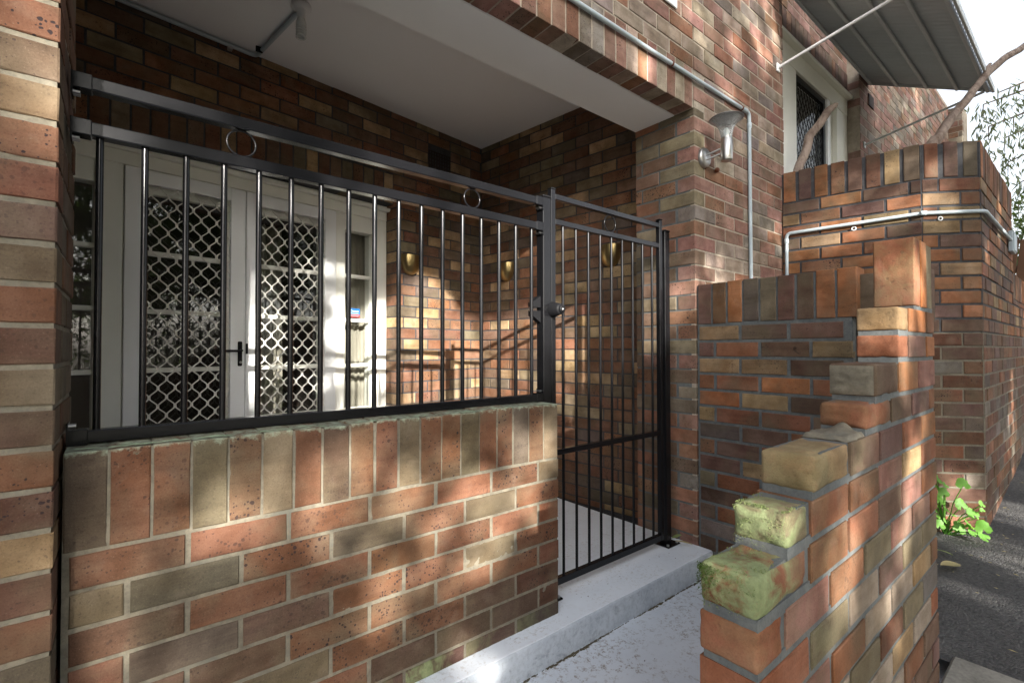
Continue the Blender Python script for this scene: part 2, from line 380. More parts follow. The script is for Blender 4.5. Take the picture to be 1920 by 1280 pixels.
# ------------------------------------------------------------------ bricks
PAL = {'R': (130,86,57), 'r': (108,72,53), 'K': (150,108,95), 'O': (172,110,64), 'o': (148,94,66), 'B': (108,84,68), 'T': (130,118,92), 'Y': (166,138,100),
       'G': (104,97,80), 'g': (124,117,111), 'P': (112,84,76), 'D': (86,64,56), 'd': (84,78,74), 'W': (158,143,126)}
SPK = {'R': 0.9, 'r': 0.8, 'K': 0.7, 'O': 0.25, 'o': .3, 'B': 0.6, 'T': 0.25, 'Y': 0.5, 'G': 0.2, 'g': 0.3, 'P': 0.35, 'D': 0.3, 'd': 0.2, 'W': 0.3}
def pick(weights, rnd):
    t = rnd.random()*sum(weights.values())
    for k, v in weights.items():
        t -= v
        if t <= 0: return k
    return k
_bm = {}
def brick_mesh(l, d, h, var):
    l = round(l/0.004)*0.004; key = (round(l, 4), round(d, 3), round(h, 4), var)
    if key in _bm: return _bm[key]
    rnd = random.Random(hash(key) & 0xffff)
    c = 0.0028
    def ring(y, inset, jit):
        a, b = l/2 - inset, h/2 - inset
        if l >= h: base = [(-a,-b), (-a/3,-b), (a/3,-b), (a,-b), (a,b), (a/3,b), (-a/3,b), (-a,b)]
        else: base = [(-a,-b), (a,-b), (a,-b/3), (a,b/3), (a,b), (-a,b), (-a,b/3), (-a,-b/3)]
        return [(x + rnd.uniform(-jit, jit), y, z + rnd.uniform(-jit, jit)) for x, z in base]
    r0 = ring(rnd.uniform(0, 0.0012), c, 0.0016); r1 = ring(c, 0.0, 0.0009); r2 = ring(d, 0.0, 0.0)
    vs = r0 + r1 + r2; n = 8
    fs = [list(range(n))]
    for i in range(n):
        j = (i+1) % n
        fs.append((i, i+n, j+n, j)); fs.append((i+n, i+2*n, j+2*n, j+n))
    fs.append([2*n+i for i in range(n)][::-1])
    me = bpy.data.meshes.new('brick'); me.from_pydata(vs, [], fs); me.materials.append(M['brick']); me.update()
    _bm[key] = me; return me

class Wall:
    """gathers the bricks of one wall thing, then builds the nearest in view as objects and the rest as one mass"""
    def __init__(s, root, limit=292, seed=1, tone=1.0, sat=1.0, even=0.22):
        s.even = even
        s.tone = tone; s.sat = sat; s.root = root; s.specs = []; s.limit = limit; s.rnd = random.Random(seed)
    def brick(s, P, a, l, d, h, code, moss=0.0, proud=0.0, parent=None, always=False):
        # P = centre of the outer face; a = angle of the face direction
        s.specs.append((Vector(P), a, l, d, h, code, moss, proud, parent, always))
    def lay(s, P0, a, L, zref, ch, zmin, zmax, bl=0.23, jt=0.010, depth=0.11, off=(0.0, 0.12), ua=(0.0, 0.0), ub=None, holes=(), weights=None, codes=None, moss=None, zjit=0.0, parent=None):
        d = Vector((math.cos(a), math.sin(a), 0)); nrm = Vector((math.sin(a), -math.cos(a), 0)); P0 = Vector((P0[0], P0[1], 0))
        r0 = math.floor((zmin - zref)/ch); r1 = math.ceil((zmax - zref)/ch)
        if ub is None: ub = (L, L)
        for r in range(r0, r1):
            zb = zref + r*ch; lo = max(zb + jt/2, zmin); hi = min(zb + ch - jt/2, zmax)
            if hi - lo < 0.018: continue
            par = r % 2
            segs = [(ua[par], ub[par])]
            for (h0, h1, hz0, hz1) in holes:
                if min(hi, hz1) - max(lo, hz0) < 0.02: continue
                ns = []
                for (p, q) in segs:
                    if h1 <= p or h0 >= q: ns.append((p, q)); continue
                    if h0 > p: ns.append((p, h0))
                    if h1 < q: ns.append((h1, q))
                segs = ns
            mod = bl + jt
            for (p, q) in segs:
                k = math.floor((p - off[par])/mod)
                while True:
                    x0 = off[par] + k*mod; x1 = x0 + bl
                    if x0 >= q: break
                    xa, xb = max(x0, p), min(x1, q)
                    if xb - xa > 0.022:
                        code = codes(r, k) if codes else None
                        if not code: code = pick(weights, s.rnd)
                        uc = (xa+xb)/2
                        dz = s.rnd.uniform(-zjit, zjit)
                        P = P0 + d*uc + Vector((0, 0, (lo+hi)/2 + dz))
                        s.brick(P, a, (xb-xa) - s.rnd.uniform(0, 0.002), depth, (hi-lo) - s.rnd.uniform(0, 0.0015), code, moss(P) if moss else 0.0, s.rnd.uniform(-0.0022, 0.0024), parent)
                    k += 1
    def soldiers(s, P0, a, us, z0, z1, depth, w=0.076, codes=None, weights=None, moss=None, parent=None):
        d = Vector((math.cos(a), math.sin(a), 0)); P0 = Vector((P0[0], P0[1], 0))
        for i, uc in enumerate(us):
            code = codes[i] if codes and i < len(codes) else pick(weights, s.rnd)
            P = P0 + d*uc + Vector((0, 0, (z0+z1)/2 + s.rnd.uniform(-0.0025, 0.0025)))
            s.brick(P, a + s.rnd.uniform(-.004, .004), w - s.rnd.uniform(0, 0.002), depth, (z1-z0) - s.rnd.uniform(0, 0.003), code, moss(P) if moss else 0.0, s.rnd.uniform(-0.001, 0.002), parent)
    def finish(s):
        scored = []
        for sp in s.specs:
            P, a, l, d, h = sp[:5]
            dv = Vector((math.cos(a), math.sin(a), 0)); nv = Vector((math.sin(a), -math.cos(a), 0))
            sc = -1.0
            q = [project(P + dv*sx*l/2 + Vector((0,0,sz*h/2))) for sx in (-1,1) for sz in (-1,1)]
            if all(q):
                xs = [t[0] for t in q]; ys = [t[1] for t in q]
                if max(xs) > -10 and min(xs) < 1930 and max(ys) > -10 and min(ys) < 1290:
                    wpx, hpx = max(xs)-min(xs), max(ys)-min(ys)
                    sc = min(wpx, 200)*min(hpx, 200)
                    if max(wpx, hpx) < 10: sc = -1.0
                    if nv.dot(CAM - P) <= 0: sc = -1.0
            if sp[9]: sc = 1e9
            scored.append((sc, sp))
        order = sorted(range(len(scored)), key=lambda i: -scored[i][0])
        own = set(i for i in order[:s.limit] if scored[i][0] > 0)
        V, FS, CC = [], [], []
        for i, (sc, sp) in enumerate(scored):
            P, a, l, d, h, code, moss, proud, parent, al = sp
            base = [v*(1-s.even) + m_*s.even for v, m_ in zip(lin(PAL[code]), (0.215, 0.125, 0.075))]; g_ = sum(base)/3; base = [g_ + (v-g_)*s.sat for v in base]; j = s.rnd.uniform(0.82, 1.16)*s.tone
            colr = tuple(min(1, v*j*s.rnd.uniform(0.95, 1.05)) for v in base)
            me = brick_mesh(l, d, h, s.rnd.randrange(3))
            nv = Vector((math.sin(a), -math.cos(a), 0))
            loc = P + nv*proud
            if i in own:
                o = bpy.data.objects.new('brick', me); COL.objects.link(o); o.location = loc; o.rotation_euler = (0, 0, a)
                o.color = (*colr, 1); o['speck'] = SPK[code]*s.rnd.uniform(0.3, 1.2); o['moss'] = float(moss)
                if moss < 0: o['lichen'] = -float(moss); o['moss'] = 0.0
                o.parent = parent or s.root
            else:
                mt = Matrix.Translation(loc) @ Matrix.Rotation(a, 4, 'Z'); b = len(V)
                V += [tuple(mt @ v.co) for v in me.vertices]; 
                for p in me.polygons: FS.append([b+x for x in p.vertices]); CC.append(colr)
        if V:
            me = bpy.data.meshes.new('brick_mass'); me.from_pydata(V, [], FS); me.materials.append(M['brick_joined'])
            at = me.color_attributes.new('tint', 'FLOAT_COLOR', 'CORNER')
            k = 0
            for p in me.polygons:
                for _ in range(p.loop_total): at.data[k].color = (*CC[p.index], 1); k += 1
            o = link('brick_mass', me, s.root); o['kind'] = 'stuff'

def core(root, boxes, mat, name='mortar'):
    mb = MB()
    for b in boxes: mb.box(*b)
    return mb.build(name, mat, root)
def core_along(root, P0, a, rects, y0, y1, mat, name='mortar'):
    """mortar core in the frame of a face: rects = (u0,u1,z0,z1), y = depth behind the face"""
    mb = MB()
    for (u0, u1, z0, z1) in rects: mb.box(u0, u1, y0, y1, z0, z1)
    o = mb.build(name, mat, root); o.location = (P0[0], P0[1], 0); o.rotation_euler = (0, 0, a); return o

def mortar_face(root, P0, a, L, z0, z1, mat, depth=0.0035, amp=0.004, res=0.008, name='pointing', seed=0.0):
    """the struck face of the joints: uneven, here smeared nearly flush, there raked back"""
    nx, nz = int(L/res), int((z1-z0)/res); vs = []; fs = []
    for i in range(nx+1):
        for j in range(nz+1):
            u = L*i/nx; z = z0 + (z1-z0)*j/nz
            n = 0.6*noise.noise((u*11+seed, z*11, seed)) + 0.6*noise.noise((u*42, z*42, seed+7)) + 0.35*noise.noise((u*120, z*120, seed+3))
            vs.append((u, depth - amp*n, z))
    for i in range(nx):
        for j in range(nz): q = i*(nz+1)+j; fs.append((q, q+nz+1, q+nz+2, q+1))
    mb = MB(); mb.add(vs, fs, True); o = mb.build(name, mat, root); o.location = (P0[0], P0[1], 0); o.rotation_euler = (0, 0, a); return o

# ------------------------------------------------------------------ the setting
structure('ground', MB().box(-250, 250, -250, 250, -0.40, -0.30), 'soil')
# asphalt lane, rising gently to the right
def lane_z(x): return -0.045 if x < 2.4 else (-0.045 + 0.085*(x-2.4)*min(1, max(0, (x-2.4)/1.6))*0.32 if x < 4.1 else -0.045 + 0.085*1.7*0.32 + 0.083*(x-4.1))
mb = MB(); nx, ny = 90, 14
vs = []; fs = []
for i in range(nx+1):
    x = 2.40 + i*0.16
    for j in range(ny+1):
        y = -3.6 + j*(3.6)/ny
        vs.append((x, y, lane_z(x) + 0.012*noise.noise((x*1.3, y*1.3, 0)) + 0.005*noise.noise((x*6, y*6, 3))))
for i in range(nx):
    for j in range(ny):
        a = i*(ny+1)+j; fs.append((a, a+ny+1, a+ny+2, a+1))
mb.add(vs, fs, True); structure('asphalt_lane', mb, 'asphalt')
structure('concrete_paving', MB().box(-6, 2.43, -6.0, -1.10, -0.30, -0.028, 0.008), 'concrete')
structure('painted_path', MB().box(-3.0, 2.552, -1.092, -0.07, -0.30, -0.118), 'path_paint')
mb = MB()    # the porch slab with a rounded, slightly wavy nosing
prof = [(-0.088, -0.30), (-0.090, -0.10), (-0.090, -0.012), (-0.0885, -0.006), (-0.084, -0.0015), (-0.076, 0.0), (2.60, 0.0)]
n = 60; vs = []
for i in range(n+1):
    x = -0.9 + i*(2.552+0.9)/n
    for (y, z) in prof:
        wob = 0.004*noise.noise((x*5, 0, 1)) + 0.003*noise.noise((x*17, z*9, 5)) if y < 0 else 0
        vs.append((x, y + wob, z))
fs = []; k = len(prof)
for i in range(n):
    for j in range(k-1): a = i*k+j; fs.append((a, a+k, a+k+1, a+1))
mb.add(vs, fs, False)
slab = structure('porch_floor', mb, 'floor_paint')
slab.data.materials.append(M['riser_paint'])
for p in slab.data.polygons:
    if p.center.y < -0.083: p.material_index = 1
    p.use_smooth = True
mb = MB()    # grime and crumbling edge where the riser meets the path
rnd = random.Random(3)
for i in range(900):
    x = rnd.uniform(0.3, 2.54); g = 0.5 + 0.9*noise.noise((x*3.1, 2, 0)) + 0.5*noise.noise((x*14, 5, 0))
    if g < 0.12: continue
    s_ = rnd.uniform(0.003, 0.008)*min(1.3, 0.4+g); y = -0.0925 - abs(rnd.gauss(0, 0.005))*min(1.5, g+0.3)
    k = 6; vs = [(x + s_*rnd.uniform(.8, 2.0)*math.cos(1.047*t), y + 0.55*s_*rnd.uniform(.6, 1.1)*math.sin(1.047*t), -0.1178) for t in range(k)] + [(x, y, -0.1174 + s_*0.25)]
    mb.add(vs, [(q, (q+1) % k, k) for q in range(k)])
tag(mb.build('joint_grime', 'soil'), 'dark grime and grit along the foot of the painted step', 'grime', kind='stuff')

# ------------------------------------------------------------------ left pillar
W_PORCH = {'r': 4.5, 'R': 2.5, 'Y': 2.2, 'B': 1.8, 'G': 1.2, 'd': 0.9, 'T': 1.2}
W_LOW = {'R': 5, 'r': 1.5, 'B': 2.5, 'T': 2.0, 'G': 1.6}
W_FAC = {'K': 6.5, 'R': 1.0, 'W': 2.2, 'g': 2.0, 'o': .8}
W_NEW = {'O': 3.4, 'o': 2.4, 'R': 1.2, 'P': 2.6, 'Y': 2.2, 'D': 1.2, 'G': .7}
W_OLD = {'P': 3, 'r': 2.5, 'd': 1.2, 'g': 1.3, 'R': 1.5, 'o': 1.2}
root = thing('brick_pillar', 'brown brick pillar at the left edge, running up beside the low wall', 'pillar')
PX, PY = -0.112, -0.088
core(root, [(-1.2, PX-0.008, PY+0.010, 0.315, -0.12, 3.0)], 'mortar_light')
mortar_face(root, (PX-0.36, PY), 0.0, 0.356, 0.2, 2.2, 'mortar_light', 0.0042, 0.0030, seed=4.0)
mortar_face(root, (PX, PY+0.004), R(90), 0.39, 0.2, 2.6, 'mortar_light', 0.0045, 0.003, seed=9.0)
wl = Wall(root, seed=5, tone=0.56, sat=.92)
pc_ = {0: 'T', -1: 'R', -2: 'r', 1: 'o', 2: 'T', 3: 'P', 4: 'o', 5: 'R', 6: 'Y', 7: 'B', 8: 'T', -3: 'Y', -4: 'r', -5: 'R', -6: 'o', -7: 'R'}
pcode = lambda r, k: {-1: 'R', -2: 'T', -3: 'G', -4: 'o', -5: 'r', -6: 'R', -7: 'T', -8: 'r', -9: 'o', -10: 'G'}.get(r-0, None) if False else {0: 'r', 1: 'o', 2: 'T', 3: 'P', 4: 'o', 5: 'R', 6: 'Y', 7: 'B', 8: 'R', -1: 'T', -2: 'B', -3: 'R', -4: 'r', -5: 'Y', -6: 'r', -7: 'o', -8: 'G'}.get(r)
LF = PX + 1.2
# front face ends at the corner; return bricks interlock
wl.lay((PX-1.2, PY), 0.0, 1.2, 1.0855, 0.085, -0.12, 3.0, off=(1.2-0.23-0.24*5, 1.2-0.11-0.24*5), ub=(1.2, 1.2), weights=W_LOW, codes=pcode, jt=0.011)
wl.lay((PX, PY), R(90), 0.40, 1.0855, 0.085, -0.12, 3.0, ua=(0.12, 0.12), off=(0.12, 0.0), weights=W_LOW, jt=0.011)
wl.finish()

# ------------------------------------------------------------------ low wall under the fence
LWX0, LWX1 = -0.105, 1.445
root = thing('low_brick_wall', 'low brick wall with an upright brick capping under the black fence', 'wall')
core(root, [(LWX0, LWX1-0.006, 0.012, 0.226, 0.0, 0.884)], 'mortar_light')
mortar_face(root, (LWX0, 0), 0.0, LWX1-LWX0-0.005, 0.0, 0.885, 'mortar_light', 0.0036, 0.0024)
wl = Wall(root, seed=8, tone=0.62, sat=.95)
codes_s = 'GRRTRTRBRRTRRTRRGRT'
us = [i*0.0818 + 0.0385 for i in range(19)]; sc_ = (LWX1-LWX0)/(19*0.0818)
us = [u*sc_ for u in us]
wl.soldiers((LWX0, 0), 0.0, us, 0.663, 0.889, 0.226, 0.0755, codes_s, moss=lambda P: -1.0)
rowc = {-1: 'RRRRRRT', -2: 'TGRGRTR', -3: 'rRRRRRo', -4: 'oGBRRTR', -5: 'BBRRRRo', -6: 'rTTRRBr', -7: 'oBRBBBr', -8: 'GrGPDPd'}
def lowcode(r, k):
    s = rowc.get(r)
    if not s: return None
    k2 = k+0
    return s[k2] if 0 <= k2 < len(s) else None
def lowmoss(P): return 0.9 if P.z < 0.06 and P.x < 1.0 else (0.25 if P.z < 0.06 else 0.0)
Lw = LWX1-LWX0
wl.lay((LWX0, 0), 0.0, Lw, 0.658, 0.0859, 0.001, 0.66, off=(Lw-0.23-0.24*6, Lw-0.11-0.24*6), ua=(0.012, 0.012), weights=W_LOW, codes=lowcode, moss=lowmoss)
wl.finish()
# green lichen crust along the top arris: thin ragged patches lying on the capping
mb = MB(); rnd = random.Random(21)
for i in range(90):
    x = rnd.uniform(LWX0+0.01, LWX1-0.02); dens = 1.0 if x < 0.5 else 0.75
    if rnd.random() > dens: continue
    y = 0.008 + abs(rnd.gauss(0, 0.014)); wx = rnd.uniform(0.006, 0.028); wy = rnd.uniform(0.003, 0.010); k = 9
    vs = [(x + wx*rnd.uniform(.5, 1.1)*math.cos(6.283*j/k), max(0.003, y + wy*rnd.uniform(.5, 1.1)*math.sin(6.283*j/k)), 0.8905) for j in range(k)] + [(x, y, 0.8925)]
    mb.add(vs, [(j, (j+1) % k, k) for j in range(k)], True)
M['lichen'] = mottled('lichen', col4((120,138,112)), col4((158,172,146)), 40, 0.95, 0.6, 150, 0.003)
lo = mb.build('lichen_crust', 'lichen', root); lo['kind'] = 'stuff'

# ------------------------------------------------------------------ front wall of the house: pier, lintel, upper wall
FX, FX1 = 2.550, 3.79
root = thing('front_wall', 'tall brick house front with pier beside the gate and wall lamp', 'wall')
core(root, [(FX+0.004, FX1-0.004, 0.004, 0.40, -0.12, 4.2), (-1.2, 2.546, 0.004, 0.12, 2.515, 4.2)], 'mortar_warm')
core(root, [(FX+0.0035, FX+0.006, 0.03, 0.404, -0.1, 2.513)], 'mortar_grey', 'return_mortar')
wl = Wall(root, limit=298, seed=14, tone=1.12, sat=.85)
# lintel soldiers
us = [2.492 - i*0.0862 for i in range(40)]
wl.soldiers((0, 0), 0.0, us, 2.512, 2.737, 0.118, 0.076, weights={'K': 4, 'g': 2, 'W': 1.6, 'P': 1.2, 'R': 1.4})
ZR = 2.387
def rowpar(z): return 0
# upper wall above the lintel and right of the corner
wl.lay((-1.2, 0), 0.0, FX1+1.2, ZR, 0.0865, 2.742, 4.2, off=(3.75, 3.63), weights=W_FAC, depth=0.11, jt=0.009)
# front face beside the corner: quoins alternate
wl.lay((FX, 0), 0.0, FX1-FX, ZR, 0.0865, 0.9, 2.738, off=(0.0, 0.12), ua=(0.0, 0.12), weights=W_FAC, jt=0.009)
wl.lay((FX, 0), 0.0, 0.24, ZR, 0.0865, -0.1, 0.9, off=(0.0, 0.12), ua=(0.0, 0.12), weights=W_FAC, jt=0.009)
# return face looking at the gate
W_RET = {'o': 3, 'R': 3, 'T': 2, 'K': 1, 'G': 1.2, 'B': 1.5, 'P': 1}
wl.lay((FX, 0.41), R(-90), 0.41, ZR, 0.0865, -0.1, 2.52, off=(0.41-0.12-0.24*2+0.005, 0.41-0.23-0.24), ub=(0.295, 0.41), weights=W_RET, jt=0.009)
wl.finish()
# far stretch of the same front, past the doorway
root = thing('far_front_wall', 'distant sunlit stretch of brick wall beyond the awning doorway', 'wall')
core(root, [(5.60, 9.95, 0.004, 0.3, 0.2, 4.9), (3.79, 5.60, 0.105, 0.3, 3.62, 4.9), (5.604, 5.70, 0.0045, 0.28, .2, 4.8)], 'mortar_warm')
wl = Wall(root, seed=17, tone=1.12, sat=.8)
wl.soldiers((3.79, 0.1), 0.0, [0.045 + i*0.086 for i in range(21)], 3.63, 3.86, 0.1, 0.076, weights={'D': 3, 'P': 3, 'B': 2, 'R': 1})
wl.lay((3.79, 0.1), 0.0, 1.80, ZR, 0.0865, 3.865, 4.8, weights=W_FAC)
wl.lay((5.60, 0.0), 0.0, 4.35, ZR, 0.0865, 0.9, 4.85, off=(0.0, 0.12), ua=(0, .12), weights=W_FAC, jt=0.009)
wl.lay((5.60, 0.11), R(-90), 0.11, ZR, 0.0865, 0.9, 4.85, off=(0.0, 0.0), ub=(0.0, 0.11), weights=W_FAC)
wl.lay((9.95, 0.0), R(-90), 0.16, ZR, 0.0865, 0.9, 4.85, weights=W_FAC)
core(root, [(9.955, 10.4, -0.16, 0.3, 0.2, 4.85)], 'mortar_warm', 'pier_core')
wl.finish()

# ------------------------------------------------------------------ porch interior (turned 7.7 degrees to the street front)
DL = 0.1347; cU, sU = math.cos(DL), math.sin(DL)
PC = Vector((2.5636, 2.1452, 0)); UV = Vector((cU, sU, 0)); VV = Vector((-sU, cU, 0))   # along the back wall, into the room
ZP = 2.935
root = thing('porch_back_wall', 'shaded brick wall at the back of the porch, round the white doorway', 'wall')
D0, D1 = -3.01, -0.913
BL = 3.7; P0b = PC - UV*BL
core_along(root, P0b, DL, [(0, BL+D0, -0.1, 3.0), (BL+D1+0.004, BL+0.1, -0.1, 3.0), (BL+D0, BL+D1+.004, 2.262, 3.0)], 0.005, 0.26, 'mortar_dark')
wl = Wall(root, seed=23, tone=1.12, sat=.95)
vent = (BL-0.606, BL-0.362, 2.635, 2.80)
us = [BL+D0-0.12 + i*0.0858 for i in range(26)]; us = [u for u in us if u < BL-0.83]
ua_, ub_ = us[0]-0.04, us[-1]+0.045
wl.soldiers(P0b, DL, us, 2.262, 2.487, 0.14, 0.076, weights={'r': 4, 'B': 2, 'G': 1.2, 'Y': .8, 'R': 1.6})
wl.lay(P0b, DL, BL, ZP, 0.0865, -0.05, 2.985, off=(BL-0.23-0.24*15, BL-0.11-0.24*15), depth=0.145, holes=[(BL+D0, BL+D1, -1, 2.262), (ua_, ub_, 2.256, 2.49), vent], weights=W_PORCH, jt=0.009)
wl.finish()
root = thing('porch_side_wall', 'brick side wall of the porch behind the gate, with two brass lamps', 'wall')
AS = -math.pi/2 + DL
wl = Wall(root, seed=29, tone=1.12, sat=.95)
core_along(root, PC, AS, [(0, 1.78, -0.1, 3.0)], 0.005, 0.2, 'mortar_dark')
wl.lay(PC, AS, 1.775, ZP, 0.0865, -0.05, 2.985, off=(0.0, -0.12), weights=W_PORCH, jt=0.009)
wl.finish()
# the ceiling, and an unseen end wall added to block light at the left
tag(MB().box(-1.32, -1.2, 0.3, 1.9, -0.1, 3.0).build('added_porch_end_wall', 'mortar_dark'), 'unseen dark rendered end wall added behind the pillar to close off the porch', 'wall')
structure('porch_ceiling', MB().box(-1.3, 3.1, 0.39, 2.6, 2.985, 3.08), 'plaster')
mb = MB().box(-1.2, 2.549, 0.122, 0.41, 2.513, 2.986, 0.006)
tag(mb.build('porch_beam', 'plaster_beam'), 'pale plastered concrete beam across the porch opening', 'beam')
structure('upper_floor', MB().box(-1.2, 9.9, 0.3, 4.2, 4.0, 4.2), 'plaster')

# ------------------------------------------------------------------ doorway joinery (frame of u along the wall, w into the house)
WF = 0.14
def door_thing(name, label, cat):
    return thing(name, label, cat, (PC.x, PC.y, 0), DL)
fr = door_thing('door_frame', 'cream timber doorway frame with glazed panes either side of the doors', 'door frame')
UR, UL = -0.915, -3.005
MB().box(UR-0.128, UR, WF, WF+0.12, 0, 2.15, 0.004).build('jamb', 'cream_timber', fr)
MB().box(UL, UL+0.128, WF, WF+0.12, 0, 2.15, 0.004).build('jamb', 'cream_timber', fr)
MB().box(-1.345, -1.269, WF, WF+0.12, 0, 2.15, 0.004).build('mullion', 'cream_timber', fr)
MB().box(-2.70, -2.580, WF, WF+0.12, 0, 2.15, 0.004).build('mullion', 'cream_timber', fr)
MB().box(UL, UR, WF-0.004, WF+0.12, 2.15, 2.225, 0.004).build('head', 'cream_timber', fr)
MB().box(UL-0.03, UR+0.03, WF-0.045, WF+0.05, 2.225, 2.258, 0.006).build('cornice', 'cream_timber', fr)
for (a, b) in ((-1.269, UR-0.128), (UL+0.128, -2.70)):
    MB().box(a, b, WF+0.012, WF+0.10, 2.028, 2.15, 0.003).build('top_rail', 'cream_timber', fr)
    for z in (1.685, 1.345, 1.0, 0.665, 0.33):
        MB().box(a, b, WF+0.03, WF+0.075, z-0.013, z+0.013, 0.003).build('glazing_bar', 'cream_timber', fr)
    MB().box(a, b, WF+0.012, WF+0.10, 0.0, 0.16, 0.003).build('bottom_rail', 'cream_timber', fr)
    zz = [0.16, 0.33, 0.665, 1.0, 1.345, 1.685, 2.028]
    for z0, z1 in zip(zz[:-1], zz[1:]):
        MB().box(a, b, WF+0.052, WF+0.056, z0+0.012, z1-0.012).build('pane', 'glass', fr)
# sticker on the right pane
stk = door_thing('window_sticker', 'small blue and red sticker on the narrow pane beside the doors', 'sticker')
MB().box(-1.214, -1.122, WF+0.0500, WF+0.0516, 1.392, 1.438).build('blue_panel', 'blue_print', stk)
MB().box(-1.214, -1.122, WF+0.0500, WF+0.0516, 1.369, 1.3915).build('red_panel', 'red_print', stk)
def ringmesh(mb, c, r, w, y, a0, a1, n=20):
    vs = []
    for i in range(n+1):
        t = a0 + (a1-a0)*i/n
        vs += [(c[0]+r*math.cos(t), y, c[1]+r*math.sin(t)), (c[0]+(r-w)*math.cos(t), y, c[1]+(r-w)*math.sin(t))]
    mb.add(vs, [(2*i, 2*i+1, 2*i+3, 2*i+2) for i in range(n)])
mb = MB(); ringmesh(mb, (-1.197, 1.417), 0.0115, 0.0045, WF+0.0492, R(40), R(320))
rnd = random.Random(2); x = -1.183
while x < -1.135:
    wd = rnd.uniform(0.003, 0.006); mb.box(x, x+wd, WF+0.0488, WF+0.0493, 1.411, 1.411+rnd.uniform(.007, .011)); x += wd+0.0016
mb.build('lettering', 'white_print', stk)
mb = MB()
for z in (1.4005, 1.3965, 1.384, 1.378):
    x = -1.206
    while x < -1.132:
        wd = rnd.uniform(0.003, 0.008); mb.box(x, x+wd, WF+0.0488, WF+0.0493, z-.0009, z+0.0009); x += wd+0.0016
mb.build('fine_print', 'white_print', stk)

def security_door(u0, u1, name, label, handle):
    t = door_thing(name, label, 'door')
    z0, z1 = 0.02, 2.145; sw = 0.086; y0, y1 = WF-0.012, WF+0.020
    MB().box(u0+0.002, u0+sw, y0, y1, z0, z1, 0.003).build('stile', 'white_aluminium', t)
    MB().box(u1-sw, u1-0.002, y0, y1, z0, z1, 0.003).build('stile', 'white_aluminium', t)
    MB().box(u0+sw, u1-sw, y0, y1, z1-0.08, z1, 0.003).build('rail', 'white_aluminium', t)
    MB().box(u0+sw, u1-sw, y0, y1, z0, z0+0.10, 0.003).build('rail', 'white_aluminium', t)
    # expanded diamond grille: soft-cornered strands meeting at thick nodes
    a, b, zlo, zhi = u0+sw, u1-sw, z0+0.10, z1-0.08
    px, pz = 0.0832, 0.1062; yy = WF+0.004; mb = MB()
    def strand(xa, za, sx):
        # from node (xa,za) up to node (xa+sx*px/2, za+pz/2): leaves steeply, bends, arrives steeply
        pts = []
        for k in range(7):
            s = k/6; q_ = min(1, max(0, (s-0.10)/0.80)); e = 0.5 - 0.5*math.cos(math.pi*q_); xx = xa + sx*px/2*(0.45*e + 0.55*q_); zz = za + pz/2*s
            pts.append((xx, zz))
        th = 0.0031
        vs = []
        for k, (xx, zz) in enumerate(pts):
            k0, k1 = max(0, k-1), min(6, k+1); dx, dz = pts[k1][0]-pts[k0][0], pts[k1][1]-pts[k0][1]; ln = math.hypot(dx, dz); nx_, nz_ = -dz/ln, dx/ln
            q = th*(1.6 if k in (0, 6) else 1.0)
            for s1 in (-1, 1):
                for s2 in (-1, 1): vs.append((xx + nx_*q*s1, yy + 0.0045*s2, zz + nz_*q*s1))
        if min(p[0] for p in pts) < a - 0.001 or max(p[0] for p in pts) > b + 0.001 or min(p[1] for p in pts) < zlo or max(p[1] for p in pts) > zhi: 
            if not (pts[3][0] > a and pts[3][0] < b and pts[3][1] > zlo and pts[3][1] < zhi): return
        fs = []
        for k in range(6):
            o = 4*k
            fs += [(o, o+4, o+6, o+2), (o+1, o+3, o+7, o+5), (o, o+1, o+5, o+4), (o+2, o+6, o+7, o+3)]
        mb.add(vs, fs)
    i = 0; x = a - 0.012
    za = 1.1645 - 12*pz
    r_ = 0
    while za < zhi:
        xo = a + (0.036 if r_ % 2 == 0 else 0.036 - px/2) - px
        x = xo
        while x < b + px:
            strand(x, za, 1); strand(x, za, -1)
            if a < x < b and zlo < za < zhi: mb.box(x-0.0066, x+0.0066, yy-0.005, yy+0.005, za-0.0095, za+0.0095)
            x += px
        za += pz/2; r_ += 1
    mb.build('diamond_grille', 'mesh_white', t)
    if handle:
        h = MB().box(-2.005, -1.979, y0-0.012, y0, 1.016, 1.173, 0.005).build('handle_plate', 'black_plastic', t)
        MB().tube([(-1.992, y0-0.01, 1.115), (-1.992, y0-0.045, 1.115), (-2.0, y0-0.05, 1.113), (-2.085, y0-0.05, 1.113)], 0.0075, 8).build('lever', 'black_plastic', h)
        MB().lathe([(0, -0.004), (0.008, -0.004), (0.008, 0)], (-1.990, y0-0.012, 1.040), (0, 1, 0), 12).build('key_cylinder', 'stainless', h)
        MB().box(-1.957, -1.944, y0-0.006, y0+0.001, 1.093, 1.160, 0.002).build('strike_plate', 'black_plastic', t)
    return t
security_door(-2.578, -1.961, 'security_door', 'white diamond mesh security door with the black handle', True)
security_door(-1.959, -1.345, 'security_door', 'white diamond mesh security door without a handle, nearer the sticker', False)
